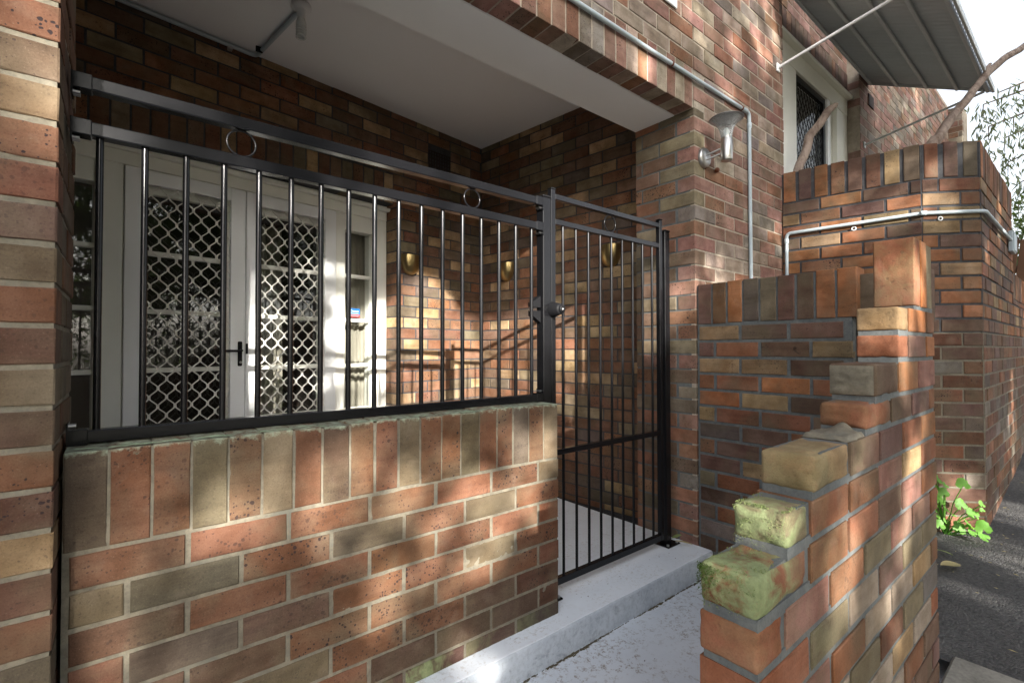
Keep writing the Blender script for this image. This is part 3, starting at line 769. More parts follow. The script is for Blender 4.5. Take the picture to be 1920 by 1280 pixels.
def french_door(u0, u1, label):
    t = door_thing('french_door', label, 'door'); y0, y1 = WF+0.07, WF+0.112; sw = 0.095
    MB().box(u0+.002, u0+sw, y0, y1, 0.02, 2.14, 0.003).build('stile', 'cream_timber', t)
    MB().box(u1-sw, u1-.002, y0, y1, 0.02, 2.14, 0.003).build('stile', 'cream_timber', t)
    MB().box(u0+sw, u1-sw, y0, y1, 2.03, 2.14, 0.003).build('rail', 'cream_timber', t)
    MB().box(u0+sw, u1-sw, y0, y1, 0.02, 0.22, 0.003).build('rail', 'cream_timber', t)
    zz = [0.22, 0.665, 1.0, 1.345, 1.685, 2.03]
    for z in zz[1:-1]: MB().box(u0+sw, u1-sw, y0+0.004, y1-0.004, z-0.014, z+0.014, 0.003).build('glazing_bar', 'cream_timber', t)
    for z0, z1 in zip(zz[:-1], zz[1:]): MB().box(u0+sw, u1-sw, y0+0.018, y0+0.022, z0+0.012, z1-0.012).build('pane', 'glass', t)
french_door(-2.578, -1.961, 'cream glazed inner door behind the mesh door with the handle')
french_door(-1.959, -1.345, 'cream glazed inner door behind the mesh door nearer the sticker')
def curtain(u0, u1, wy, label, zt=2.1, amp=0.022, n=7, seed=1):
    t = door_thing('curtain', label, 'curtain'); rnd = random.Random(seed)
    mb = MB(); vs = []; N = n*10; K = 12
    ph = [rnd.uniform(0, 6) for _ in range(4)]
    for k in range(K+1):
        z = 0.05 + (zt-0.05)*k/K
        for i in range(N+1):
            s = i/N; u = u0 + (u1-u0)*s
            y = wy + amp*math.sin(s*n*6.283 + ph[0] + 0.4*math.sin(z*2+ph[1])) + amp*0.5*math.sin(s*n*2.7*6.283 + ph[2])
            vs.append((u + 0.01*math.sin(z*3+ph[3]), y, z))
    for k in range(K):
        for i in range(N):
            a = k*(N+1)+i; mb.f.append((a, a+1, a+N+2, a+N+1)); mb.smooth.append(True)
    mb.v = vs
    mb.build('cloth', 'curtain', t)
curtain(-1.29, -0.95, WF+0.19, 'beige pleated curtain behind the narrow pane with the sticker', seed=2)
curtain(-1.92, -1.50, WF+0.62, 'beige curtain hanging behind the right hand mesh door', zt=2.1, amp=0.03, n=6, seed=5)
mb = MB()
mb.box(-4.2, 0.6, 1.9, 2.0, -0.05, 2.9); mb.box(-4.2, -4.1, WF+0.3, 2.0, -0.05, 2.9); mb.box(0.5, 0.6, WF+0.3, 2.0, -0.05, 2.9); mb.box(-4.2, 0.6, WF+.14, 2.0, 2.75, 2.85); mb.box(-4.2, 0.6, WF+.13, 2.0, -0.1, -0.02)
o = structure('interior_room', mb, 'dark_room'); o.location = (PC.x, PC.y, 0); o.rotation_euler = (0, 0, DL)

# ------------------------------------------------------------------ fence panel, posts and gate
def bolts(parent, x, y, z, dirn=-1):
    mb = MB()
    for dy in (0.0, 0.016): mb.tube([(x, y+dy-0.006, z), (x+dirn*0.014, y+dy-0.006, z)], 0.005, 6)
    return mb.build('bolt', 'zinc', parent)
FY0, FY1 = 0.100, 0.135
fp = thing('fence_panel', 'black steel fence panel with round bars standing on the low wall', 'fence', (0, 0, 0))
MB().box(-0.085, 1.425, FY0, FY1, 1.765, 1.799, 0.003).build('top_rail', 'black_steel', fp)
MB().box(-0.085, 1.425, FY0, FY1, 1.652, 1.686, 0.003).build('upper_rail', 'black_steel', fp)
MB().box(-0.085, 1.425, FY0, FY1, 0.8905, 0.9225, 0.003).build('bottom_rail', 'black_steel', fp)
barm = MB().tube([(0, 0, 0.92), (0, 0, 1.655)], 0.0082, 10, False).mesh('bar', 'black_steel')
for i in range(17):
    o = link('bar', barm, fp); o.location = (-0.053 + i*0.0906, 0.1175, 0)
ringp = MB()
def torus(R0, r0, c, n=36, m=8):
    mb = MB(); vs = []; fs = []
    for i in range(n):
        a = 6.2832*i/n
        for j in range(m):
            b = 6.2832*j/m; q = R0 + r0*math.cos(b)
            vs.append((c[0]+q*math.cos(a), c[1]+r0*math.sin(b), c[2]+q*math.sin(a)))
    for i in range(n):
        for j in range(m): fs.append((i*m+j, ((i+1) % n)*m+j, ((i+1) % n)*m+(j+1) % m, i*m+(j+1) % m))
    mb.add(vs, fs, True); return mb
for x in (0.262, 1.080): torus(0.0375, 0.0032, (x, 0.1175, 1.7255)).build('ring', 'black_steel', fp)
for (x, sgn) in ((-0.108, 1), (1.452, -1)):
    for z in (1.782, 1.669, 0.9065):
        mb = MB(); xa, xb = sorted((x, x + sgn*0.004)); mb.box(xa, xb, FY0-0.004, FY1+0.008, z-0.036 if z > 1 else z-0.012, z+0.019 if z > 1 else z+0.036)
        xa, xb = sorted((x, x + sgn*0.040)); mb.box(xa, xb, FY0-0.003, FY1+0.003, z-0.0195, z+0.0195, 0.002)
        b = mb.build('bracket', 'black_steel', fp); bolts(b, x + sgn*0.003, (FY0+FY1)/2, z-0.027 if z > 1 else z+0.028, sgn)
def post(name, label, x0, x1, y0, y1, zt):
    t = thing(name, label, 'post')
    MB().box(x0, x1, y0, y1, 0.004, zt, 0.003).build('shaft', 'black_steel', t)
    MB().box(x0-0.002, x1+0.002, y0-0.002, y1+0.002, zt+0.0005, zt+0.010, 0.003).build('cap', 'black_plastic', t)
    f = MB().box(x0-0.035, x1+0.035, y0-0.035, y1+0.035, 0.001, 0.009, 0.002).build('foot_plate', 'black_steel', t)
    for dx, dy in ((x0-0.02, y0-0.02), (x1+0.02, y0-0.02)):
        MB().lathe([(0, 0.008), (0.008, 0.008), (0.008, 0.0)], (dx, dy, 0.009), (0,0,1), 6, False).build('bolt', 'zinc', f)
    return t
post('gate_post', 'black square steel post between the fence panel and the gate', 1.454, 1.502, 0.1005, 0.1485, 1.806)
post('gate_post', 'black square steel hinge post against the brick pier', 2.415, 2.463, 0.1105, 0.1585, 1.80)
gt = thing('steel_gate', 'black steel gate with slim round bars, closed beside the brick pier', 'gate')
GY0, GY1 = 0.110, 0.136
for (x0, x1, zt) in ((1.513, 1.540, 1.856), (2.362, 2.389, 1.856)):
    s_ = MB().box(x0, x1, GY0, GY1, 0.04, zt, 0.002).build('stile', 'black_steel', gt)
    MB().box(x0-0.0015, x1+0.0015, GY0-0.0015, GY1+0.0015, zt+.0005, zt+0.007, 0.002).build('cap', 'black_plastic', s_)
for nm, z0, z1 in (('top_rail', 1.812, 1.838), ('upper_rail', 1.696, 1.722), ('middle_rail', 0.634, 0.660), ('bottom_rail', 0.041, 0.074)):
    MB().box(1.5405, 2.3615, GY0, GY1, z0, z1, 0.002).build(nm, 'black_steel', gt)
gbar = MB().tube([(0, 0, 0.66), (0, 0, 1.697)], 0.0068, 10, False).mesh('bar', 'black_steel')
gbar2 = MB().tube([(0, 0, 0.072), (0, 0, 0.635)], 0.0068, 10, False).mesh('bar', 'black_steel')
for i in range(9):
    for me in (gbar, gbar2):
        o = link('bar', me, gt); o.location = (1.598 + i*0.0883, 0.123, 0)
torus(0.0435, 0.0032, (1.942, 0.123, 1.767)).build('ring', 'black_steel', gt)
lk = MB().lathe([(0.0, -0.062), (0.021, -0.062), (0.026, -0.055), (0.034, -0.012), (0.036, 0.0), (0.0, 0.0)], (1.512, 0.1095, 1.300), (0, 1, 0), 28).build('lock', 'black_plastic', gt)
MB().lathe([(0.0, -0.010), (0.015, -0.010), (0.017, -0.006), (0.017, 0.0)], (1.512, 0.0475, 1.300), (0, 1, 0), 20).build('lock_face', 'black_plastic', lk)
MB().lathe([(0.0, -0.003), (0.006, -0.003), (0.006, 0.0)], (1.512, 0.0372, 1.298), (0, 1, 0), 14).build('key_cylinder', 'stainless', lk)
mb = MB()
for s_ in (-1, 1):
    vs = [(1.452, 0.118, 1.300+s_*0.060), (1.404, 0.118, 1.300+s_*0.030), (1.404, 0.118, 1.300+s_*0.008), (1.452, 0.118, 1.300+s_*0.008)]
    mb.add(vs + [(x, y+0.03, z) for x, y, z in vs], [(0,1,2,3), (7,6,5,4), (0,4,5,1), (1,5,6,2), (2,6,7,3), (3,7,4,0)])
mb.build('latch_box', 'black_plastic', lk)
MB().tube([(1.452, 0.133, 1.327), (1.405, 0.133, 1.327)], 0.004, 8).build('latch_pin', 'zinc', lk)

# ------------------------------------------------------------------ fence wall running out from the pier
QX = 2.556
root = thing('boundary_wall', 'orange and plum brick wall with dark joints, upright capping, right of the gate', 'wall')
mortar_face(root, (QX, -0.004), R(-90), 0.752, -0.12, 1.484, 'mortar_grey', 0.006, 0.004, 0.010, seed=14.0)
core(root, [(QX+0.014, QX+0.106, -0.757, -0.004, -0.12, 1.482), (2.613, 2.70, -1.0, -0.762, -0.12, 1.452)], 'mortar_grey')
wl = Wall(root, seed=31, tone=.74)
scod = 'PROdGPDOO'
us = [0.045 + i*0.0862 for i in range(9)]
wl.soldiers((QX, -0.004), R(-90), us, 1.264, 1.490, 0.112, 0.0755, scod, weights=W_NEW)
fcode = {-1: 'YPP', -2: 'PPoB', -3: 'YYD', -4: 'PooO', -5: 'OYD', -6: 'OYoo', -7: 'dPo', -8: 'rRP', -9: 'PYo', -10: 'OTo', -11: 'DrR', -12: 'OPo', -13: 'gPD', -14: 'DDr', -15: 'dDd', -16: 'Ddr'}
wl.lay((QX, -0.004), R(-90), 0.752, 1.254, 0.0905, -0.118, 1.256, bl=0.226, jt=0.0145, off=(0.112-0.2405, 0.012), ua=(0.010, 0.010), weights=W_NEW,
       codes=lambda r, k: (fcode.get(r, '')+' '*8)[k + (1 if r % 2 == 0 else 0)].strip() or None)
wl.soldiers((2.607, -0.762), R(-90), [0.045, 0.132, 0.218], 1.236, 1.462, 0.1, 0.0755, 'GDB', weights=W_NEW)
wl.lay((2.607, -0.762), R(-90), 0.24, 1.226, 0.0905, -0.118, 1.228, jt=0.0145, weights=W_OLD)
wl.finish()
# a painted squiggle somebody left on one brick
mb = MB()
pts = [(0, 0.008), (0.008, 0.012), (0.014, 0.008), (0.008, 0.002), (0.001, 0.004), (0.004, -0.006), (0.014, -0.008)]
mb.tube([(QX-0.0012, -0.512 - x, 1.118 + z) for x, z in pts], 0.0011, 5)
mb.tube([(QX-0.0012, -0.527, 1.105), (QX-0.0012, -0.541, 1.095)], 0.0011, 5)
tag(mb.build('painted_mark', 'black_print'), 'tiny black squiggle mark on an orange brick right of the gate', 'mark')

# ------------------------------------------------------------------ raked wall in front (broken stepped end)
RW0, RW1, RXE = -1.095, -0.985, 2.232
root = thing('stepped_wall', 'broken brick wall in front, stepping down in mossy bricks towards the path', 'wall')
zc = [0.64-0.0872*i for i in range(9, 0, -1)] + [0.640, 0.731, 0.815, 0.906, 0.986, 1.087, 1.168]
xs = [0.842]*9 + [0.842, 0.968, 1.092, 1.445, 1.532, 1.762, 1.766]
zt = zc[1:] + [1.252]
_wm = {}
def worn_brick(l, d, h, seed, wear):
    """a full brick with rounded, chipped edges (seen from several sides)"""
    bm = bmesh.new(); bmesh.ops.create_cube(bm, size=1.0); bmesh.ops.scale(bm, vec=(l, d, h), verts=bm.verts)
    rad = 0.0035 + 0.0065*wear
    bmesh.ops.bevel(bm, geom=bm.edges[:], offset=rad, segments=3, affect='EDGES', profile=0.55)
    bmesh.ops.subdivide_edges(bm, edges=[e for e in bm.edges if e.calc_length() > 0.03], cuts=7, use_grid_fill=True)
    bmesh.ops.triangulate(bm, faces=bm.faces[:])
    rnd = random.Random(seed); off = Vector((rnd.uniform(0, 50), rnd.uniform(0, 50), rnd.uniform(0, 50)))
    for v in bm.verts:
        p = v.co
        ed = sorted((l/2-abs(p.x), d/2-abs(p.y), h/2-abs(p.z)))
        k = max(0, 1 - ed[1]/0.022)
        nn = noise.noise(p*28 + off); n2 = noise.noise(p*90 + off)
        n3 = noise.noise(p*11 + off)
        v.co = p - p.normalized()*(k*(0.005*wear*(1+nn) + 0.012*wear*max(0, nn+0.3*n3))) + v.normal*((0.0012+0.0022*wear)*nn + (0.0007+0.001*wear)*n2)
    me = bpy.data.meshes.new('brick'); bm.to_mesh(me); bm.free(); me.materials.append(M['brick'])
    for p in me.polygons: p.use_smooth = True
    return me
rnd = random.Random(77)
rcodes = {15: 'YOo', 14: 'oKOP', 13: 'BOKPW', 12: 'oBPRKT', 11: 'YKPoOPK', 10: 'ToRKYoP', 9: 'oRoBKRoP'}
mosses = {9: 1.15, 10: 1.1, 11: 0.22, 12: 0.12, 8: 0.15}
RMAT = {'O': 1}
for i, (z0, z1, x0) in enumerate(zip(zc, zt, xs)):
    x = x0; k = 0
    lens = []
    first = 0.226 if i % 2 == 1 or i in (12,) else 0.108
    if i in (9, 11, 13): first = 0.226
    if i in (10, 14): first = 0.108
    if i == 12: first = 0.226
    if i == 15: first = 0.108
    while x < RXE - 0.03:
        l = first if k == 0 else 0.226
        l = min(l, RXE - x)
        if RXE - (x + l) < 0.045: l = RXE - x
        cs = rcodes.get(i, '')
        code = cs[k] if k < len(cs) else pick({'K': 3.4, 'o': 2, 'O': .9, 'P': 1.6, 'R': 2.2, 'r': 1.0, 'T': 1.8, 'B': 1.6, 'W': 2.2, 'g': 1.2, 'Y': .8}, rnd)
        h = (z1-z0) - 0.013
        wear = 1.0 if k == 0 and 8 < i < 13 else (0.45 if k == 0 else 0.12)
        if k == 0 and i >= 8:
            me = worn_brick(l-0.003, RW1-RW0, h, i*7+1, wear); o = link('brick', me, root); o.location = (x + l/2, (RW0+RW1)/2 + rnd.uniform(-.002, .002), (z0+z1)/2)
            o.rotation_euler = (0, 0, rnd.uniform(-.012, .012))
        else:
            me = brick_mesh(l-0.009, RW1-RW0, h, rnd.randrange(3)); o = link('brick', me, root); o.location = (x + l/2, RW0 + rnd.uniform(-.0015, .0015), (z0+z1)/2)
        j = rnd.uniform(0.66, 0.86); o.color = (*[min(1, v*j) for v in lin(PAL[code])], 1)
        o['speck'] = SPK[code]*rnd.uniform(0.1, 0.5); o['moss'] = float(mosses.get(i, 0.0)) if k == 0 else (0.12 if i < 12 and k == 1 else 0.0)
        x += l + 0.009; k += 1
# upright bricks on the highest step
for k, code in enumerate('oOT'):
    l = 0.084
    me = worn_brick(l-0.006, RW1-RW0, 0.222, 400+k, 0.18) if k == 0 else brick_mesh(l-0.008, RW1-RW0, 0.222, k)
    o = link('brick', me, root); o.location = (1.956 + l/2 + k*0.092, (RW0+RW1)/2 if k == 0 else RW0 + (0.004 if k == 2 else 0), 1.252 + 0.006 + 0.111)
    o.color = (*[v*.85 for v in lin(PAL[code])], 1); o['speck'] = 0.25; o['moss'] = 0.18 if k == 0 else 0.0
mb = MB(); rnd = random.Random(5)
for i, (z0, z1, x0) in enumerate(zip(zc, zt, xs)):     # bedding mortar, a little back from the faces
    xe = xs[i+1] if i+1 < len(xs) else 1.956
    mb.box(x0+0.06, RXE-0.004, RW0+0.006 if i < 8 else RW0+0.008, RW1-0.008, z0+0.012, z1-0.008)
    if i > 7: mb.box(x0+0.024, x0+0.06, RW0+0.026, RW1-0.026, z0+0.012, z1-0.008)
    mb.box(xe+0.008, RXE-0.004, RW0+0.005, RW1-0.006, z1-0.0115, z1+0.0115)
for k in range(3): mb.box(2.02+k*0.08, 2.045+k*0.08, RW0+0.012, RW1-0.012, 1.262, 1.46)
mb.build('mortar', 'mortar_grey', root)
# leftover mortar bed on the third step and the smear on a brick end
mb = MB(); N = 16; vs = []; fs = []
X0, X1, Y0, Y1 = 1.327, 1.452, RW0+0.004, RW1-0.004
for i in range(N+1):
    for j in range(N+1):
        s, q = i/N, j/N; e = min(s, 1-s, q, 1-q)
        hgt = 0.010*min(1, e/0.06) + 0.022*(0.5+0.5*math.cos(math.pi*min(1, abs(q-0.45)/0.36)))*max(0, (s-0.3)/0.7) + 0.004*noise.noise((s*6, q*6, 2))
        vs.append((X0+(X1-X0)*s, Y0+(Y1-Y0)*q, 0.9005 + hgt))
for i in range(N):
    for j in range(N): a = i*(N+1)+j; fs.append((a, a+N+1, a+N+2, a+1))
mb.add(vs, fs, True); mb.build('mortar_lump', 'mortar_light', root)
def smear(xp, y0, y1, z0, z1, seed, name='mortar_smear', mat='mortar_grey', th=0.007):
    mb = MB(); vs = []; fs = []; N = 14; rnd_ = random.Random(seed); of = rnd_.uniform(0, 30)
    for i in range(N+1):
        for j in range(N+1):
            s, q = i/N, j/N; e = min(s, 1-s, q, 1-q)
            vs.append((xp - th*min(1, e/0.1)*(0.6+0.6*noise.noise((s*5+of, q*5, 0))) + 0.001, y0+(y1-y0)*s, z0+(z1-z0)*q))
    for i in range(N):
        for j in range(N): a = i*(N+1)+j; fs.append((a, a+1, a+N+2, a+N+1))
    mb.add(vs, fs, True); return mb.build(name, mat, root)
smear(1.532, RW0+0.006, RW1-0.003, 0.996, 1.075, 4, mat='mortar_light')
# a tuft of darker moss on the lowest green brick
mb = MB(); rnd = random.Random(9)
for i in range(420):
    y = RW1 - abs(rnd.gauss(0, 0.020)); z = 0.722 - abs(rnd.gauss(0, 0.022)); x = 0.8405 - rnd.uniform(-0.002, 0.003); s_ = rnd.uniform(0.0012, 0.0032)
    d = Vector((rnd.uniform(-1, -.2), rnd.uniform(-.6, .6), rnd.uniform(-.4, 1))).normalized()*s_*2.2
    mb.add([(x, y-s_*.5, z), (x, y+s_*.5, z), (x+d.x, y+d.y, z+d.z)], [(0, 1, 2)])
o = mb.build('moss_tuft', 'moss', root); o['kind'] = 'stuff'

rnd = random.Random(19); mb = MB()
for (xa, za, lx) in ((0.842, 0.7245, 0.22), (0.968, 0.8085, 0.105)):
    for i in range(2600):
        if rnd.random() < 0.55: x = xa + 0.006 + min(lx-0.01, abs(rnd.gauss(0, lx*0.42))); y = rnd.uniform(RW0+0.006, RW1-0.006); z = za - 0.001; up_ = Vector((rnd.uniform(-.7, .7), rnd.uniform(-.7, .7), 1))
        else: x = xa + 0.001; y = rnd.uniform(RW0+0.005, RW1-0.005); z = za - 0.075*rnd.random()**1.3 - 0.004; up_ = Vector((-1, rnd.uniform(-.7, .7), rnd.uniform(-.3, .9)))
        if noise.noise((x*40, y*40, z*40)) < -0.02: continue
        s_ = rnd.uniform(0.0008, 0.0022); d = up_.normalized()*s_*1.5; w_ = Vector((rnd.uniform(-1, 1), rnd.uniform(-1, 1), rnd.uniform(-1, 1))).normalized()*s_*.6
        p = Vector((x, y, z)); mb.add([p-w_, p+w_, p+d], [(0, 1, 2)])
M['moss_pale'] = mottled('moss_pale', (0.07, 0.10, 0.03, 1), (0.24, 0.28, 0.11, 1), 22, 0.95, 0.5, 90, 0.004)
o = mb.build('moss_fuzz', 'moss_pale', root); o['kind'] = 'stuff'

# ------------------------------------------------------------------ terrace wall at the right
root = thing('terrace_wall', 'high orange brick terrace wall bending round towards the lane', 'wall')
G = [Vector((3.737, -0.004)), Vector((3.868, -0.771)), Vector((4.09, -1.012)), Vector((5.70, -1.012)), Vector((9.5, -1.012))]
wl = Wall(root, limit=298, seed=41, tone=.78, sat=.92)
ztop = 2.405; zs = 2.180
def seg(i):
    d = G[i+1]-G[i]; return math.atan2(d.y, d.x), d.length
for i in range(4):
    a, L = seg(i)
    top = ztop if i < 3 else 1.75
    cap0 = zs if i < 3 else 1.525
    n = max(1, int(L/0.0905)); us = [ (k+0.5)*L/n for k in range(n)]
    base = 0.0 if i < 2 else 0.0
    core_along(root, G[i], a, [(0.002 if i == 0 else -0.004, L+0.004 if i < 2 else L, -0.12, 1.22)], 0.005, 0.12, 'mortar_light', 'lower_mortar')
    core_along(root, G[i], a, [(0.002 if i == 0 else -0.004, L+0.004 if i < 2 else L, 1.22, top-0.008)], 0.006, 0.12, 'mortar_dark', 'upper_mortar')
    wl.soldiers(G[i], a, us, cap0+0.006, top, 0.11, 0.0765, weights={'O': 3, 'P': 2.4, 'o': 2, 'R': 2, 'G': .8, 'D': 1}, codes='OPORPrYGr' if i == 0 else ('oPGdY' if i == 1 else None))
    o0 = 0.0 if i != 1 else 0.10
    wl.lay(G[i], a, L, 1.220, 0.0875, 1.220, cap0-0.002, bl=0.228, jt=0.013, off=(o0, o0-0.12), ua=(0.004, 0.004), ub=(L-0.004, L-0.004) if i < 2 else (L, L), weights=W_NEW)
    wl.lay(G[i], a, L, 1.220, 0.0865, -0.06, 1.215, bl=0.228, jt=0.011, off=(o0, o0-0.12), ua=(0.004, 0.004), ub=(L-0.004, L-0.004) if i < 2 else (L, L), weights=W_OLD)
wl.finish()
structure('terrace_floor', MB().box(4.22, 9.4, -0.87, 0.10, 0.2, 1.45), 'concrete')

# ------------------------------------------------------------------ doorway up on the terrace
t = thing('terrace_door_frame', 'white timber doorway frame under the metal awning', 'door frame')
MB().box(3.80, 4.33, 0.108, 0.20, 1.45, 3.44, 0.004).build('jamb', 'cream_timber', t)
MB().box(5.05, 5.12, 0.108, 0.20, 1.45, 3.44, 0.004).build('mullion', 'white_aluminium', t)
MB().box(5.12, 5.30, 0.15, 0.20, 1.45, 3.44, 0.004).build('panel', 'cream_timber', t)
MB().box(5.30, 5.595, 0.108, 0.20, 1.45, 3.44, 0.004).build('jamb', 'cream_timber', t)
MB().box(3.80, 5.595, 0.104, 0.20, 3.44, 3.595, 0.004).build('head', 'cream_timber', t)
MB().box(3.80, 5.59, 0.055, 0.16, 3.595, 3.626, 0.005).build('cornice', 'cream_timber', t)
t = thing('terrace_screen_door', 'dark mesh screen door in the white doorway under the awning', 'door')
mb = MB()
mb.box(4.335, 4.385, 0.125, 0.155, 1.46, 3.435); mb.box(5.0, 5.045, 0.125, 0.155, 1.46, 3.435); mb.box(4.385, 5.0, 0.125, 0.155, 3.38, 3.435); mb.box(4.385, 5.0, 0.125, 0.155, 1.46, 1.6)
mb.build('frame', 'black_steel', t)
mb = MB()
for k in range(-16, 18):
    for sgn in (1, -1):
        pts = []
        for q in (0, 1):
            pts.append((4.385 + q*0.615, 2.5 + k*0.11 + sgn*(q-0.5)*1.0))
        (xa, za), (xb, zb) = pts
        mb.tube([(xa, 0.14, za), (xb, 0.14, zb)], 0.0035, 4, False)
v2 = []
o = mb.build('grille', 'black_steel', t)
MB().box(4.385, 5.0, 0.16, 0.164, 1.6, 3.38).build('pane', 'glass', t)
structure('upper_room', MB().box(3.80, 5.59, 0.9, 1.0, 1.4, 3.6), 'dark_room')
# corrugated awning
t = thing('metal_awning', 'grey corrugated metal awning over the terrace doorway', 'awning')
AX0, AX1, AZ0, AZ1, AYO = 3.55, 5.86, 3.835, 3.386, -0.880
mb = MB(); n = 300; vs = []; fs = []
for i in range(n+1):
    x = AX0 + (AX1-AX0)*i/n; dz = 0.009*math.sin(i*2*math.pi/8)
    vs += [(x, 0.0, AZ0+dz), (x, AYO, AZ1+dz), (x, 0.0, AZ0+dz+0.003), (x, AYO, AZ1+dz+0.003)]
for i in range(n):
    a = 4*i; fs += [(a, a+4, a+5, a+1), (a+2, a+3, a+7, a+6)]
mb.add(vs, fs, True); mb.build('sheet', 'awning_sheet', t)
for q in (0.03, 0.27, 0.52, 0.76, 0.985):
    y = AYO*q; z = AZ0 + (AZ1-AZ0)*q - 0.022
    MB().box(AX0, AX1, y-0.011, y+0.011, z-0.012, z+0.012, 0.003).build('purlin', 'awning_tube', t)
mb = MB(); vs = [(AX1-0.004, 0, AZ0-0.03), (AX1-0.004, AYO-0.02, AZ1-0.035), (AX1-0.004, AYO-0.02, AZ1+0.01), (AX1-0.004, 0, AZ0+0.012)]
mb.add(vs + [(x+0.008, y, z) for x, y, z in vs], [(0,1,2,3), (7,6,5,4), (0,4,5,1), (1,5,6,2), (2,6,7,3), (3,7,4,0)]); mb.build('end_trim', 'awning_tube', t)
MB().box(AX0, AX1, AYO-0.030, AYO-0.012, AZ1-0.040, AZ1+0.012, 0.003).build('fascia', 'awning_tube', t)
for (xw, zw, xo, mt) in ((3.686, 3.17, 3.74, 'white_steel'), (5.70, 3.145, 5.80, 'awning_tube')):
    s_ = MB().tube([(xw, -0.012, zw), (xo, AYO+0.03, AZ1-0.03)], 0.011, 8).build('stay', mt, t)
    MB().box(xw-0.022, xw+0.022, -0.012, -0.0015, zw-0.03, zw+0.03, 0.002).build('wall_plate', mt, s_)
tag(MB().box(5.86, 6.02, -0.010, 0.0, 3.60, 3.72, 0.002).build('air_brick', 'terracotta_dark'), 'small dark vent in the distant wall just under the awning', 'vent')

# ------------------------------------------------------------------ conduits and small fittings
def conduit(name, label, pts, r=0.0115, clips=(), mat='pvc_grey'):
    t = thing(name, label, 'pipe', (0, 0, 0))
    # soften the bends
    q = [Vector(pts[0])]
    for a, b, c in zip(pts[:-2], pts[1:-1], pts[2:]):
        a, b, c = Vector(a), Vector(b), Vector(c); rad = min(0.035, (b-a).length/3, (c-b).length/3)
        p, s = b + (a-b).normalized()*rad, b + (c-b).normalized()*rad
        for k in range(6): u = k/5; q.append(p*(1-u)**2 + b*2*u*(1-u) + s*u*u)
    q.append(Vector(pts[-1]))
    MB().tube(q, r, 12).build('tube', mat, t)
    for (p, d) in clips:
        p, d = Vector(p), Vector(d).normalized()
        MB().tube([p - d*0.018, p - d*0.016, p + d*0.016, p + d*0.018], [r*1.05, r*1.28, r*1.28, r*1.05], 12).build('coupling', mat, t)
    return t
Z1 = 2.672
t = conduit('lintel_conduit', 'pale grey conduit along the house front above the porch, dropping beside the lamp',
        [(-0.8, -0.015, 2.655), (2.1, -0.015, 2.668), (3.205, -0.015, 2.684), (3.212, -0.015, 1.0)], clips=[((3.207, -0.015, 2.60), (0, 0, 1)), ((3.15, -.015, 2.684), (1, 0, 0))])
for x, z in ((1.05, 2.663), (2.30, 2.671), (3.10, 2.682)):
    MB().tube([(x-0.006, -0.015, z), (x+0.006, -0.015, z)], 0.0142, 10).build('saddle', 'rust', t)
nA = Vector((math.sin(seg(0)[0]), -math.cos(seg(0)[0]))); nB = Vector((math.sin(seg(1)[0]), -math.cos(seg(1)[0])))
g1 = G[1] + (nA+nB).normalized()*0.017; g2 = G[2] + (nB+Vector((0,-1))).normalized()*0.018
g0 = G[0] + nA*0.016 + Vector((0.004, -0.03))
t = conduit('terrace_conduit', 'pale grey conduit following the bend of the terrace wall', [(g0.x, g0.y, 1.2), (g0.x, g0.y, 1.955), (g1.x, g1.y, 1.962), (g2.x, g2.y, 1.962), (5.36, -1.029, 1.968)],
        clips=[((g0.x, g0.y, 1.90), (0, 0, 1)), ((g1.x, g1.y, 1.962), (G[2]-G[1]).to_3d())])
jb = thing('junction_box', 'flat grey electrical box at the end of the terrace wall conduit', 'box', (5.47, -1.014, 1.95))
MB().box(-0.10, 0.11, -0.028, 0.0, -0.07, 0.09, 0.004).build('body', 'pvc_grey', jb)
MB().box(-0.09, 0.10, -0.034, -0.0285, -0.06, 0.08, 0.002).build('lid', 'pvc_grey', jb)
for pnt, nn in (((G[0]*0.45+G[1]*0.55), nA), (G[1]*0.7+G[2]*0.3, nB)):
    p = pnt + nn*0.004
    o = torus(0.011, 0.0035, (0, 0, 0), 18, 6).build('pipe_clip', 'white_steel'); o.location = (p.x, p.y, 1.928); o.rotation_euler = (0, 0, math.atan2(nn.x, -nn.y))
    tag(o, 'white ring clip below the conduit on the %s of the terrace wall' % ('first face' if nn is nA else 'bend'), 'clip')
# wall lamp
lp = thing('wall_lamp', 'stainless solar wall lamp with a flared clear shade on the house front', 'lamp', (2.642, 0, 2.244))
MB().lathe([(0, -0.022), (0.052, -0.022), (0.057, -0.016), (0.057, -0.001)], (0, 0, 0), (0, 1, 0), 32).build('wall_plate', 'stainless', lp)
LC = (0.030, -0.128, 0.0)
for dz in (0.012, -0.016):
    MB().tube([(0.0, -0.02, dz), (LC[0]-0.006, LC[1]+0.028, dz+0.02)], 0.0055, 8).build('arm', 'stainless', lp)
b = MB().lathe([(0, -0.046), (0.030, -0.046), (0.032, -0.042), (0.032, 0.076), (0.029, 0.080), (0, 0.080)], (LC[0], LC[1], 0.0), (0,0,1), 28).build('body', 'stainless', lp)
MB().lathe([(0.0275, 0.079), (0.0285, 0.093)], (LC[0], LC[1], 0), (0,0,1), 24).build('collar', 'stainless', b)
prof = [(0.028, 0.086), (0.031, 0.105), (0.036, 0.130), (0.047, 0.155), (0.064, 0.176), (0.082, 0.190), (0.090, 0.195)]
MB().lathe(prof + [(r-0.002, z+0.001) for r, z in prof[::-1]], (LC[0], LC[1], 0), (0,0,1), 32).build('shade', 'lamp_glass', lp)
mb = MB()
for k in range(18):
    a = k*6.2832/18; mb.tube([(LC[0] + r*math.cos(a), LC[1] + r*math.sin(a), z) for r, z in prof], 0.0011, 5, False)
mb.build('flutes', 'lamp_glass', lp)
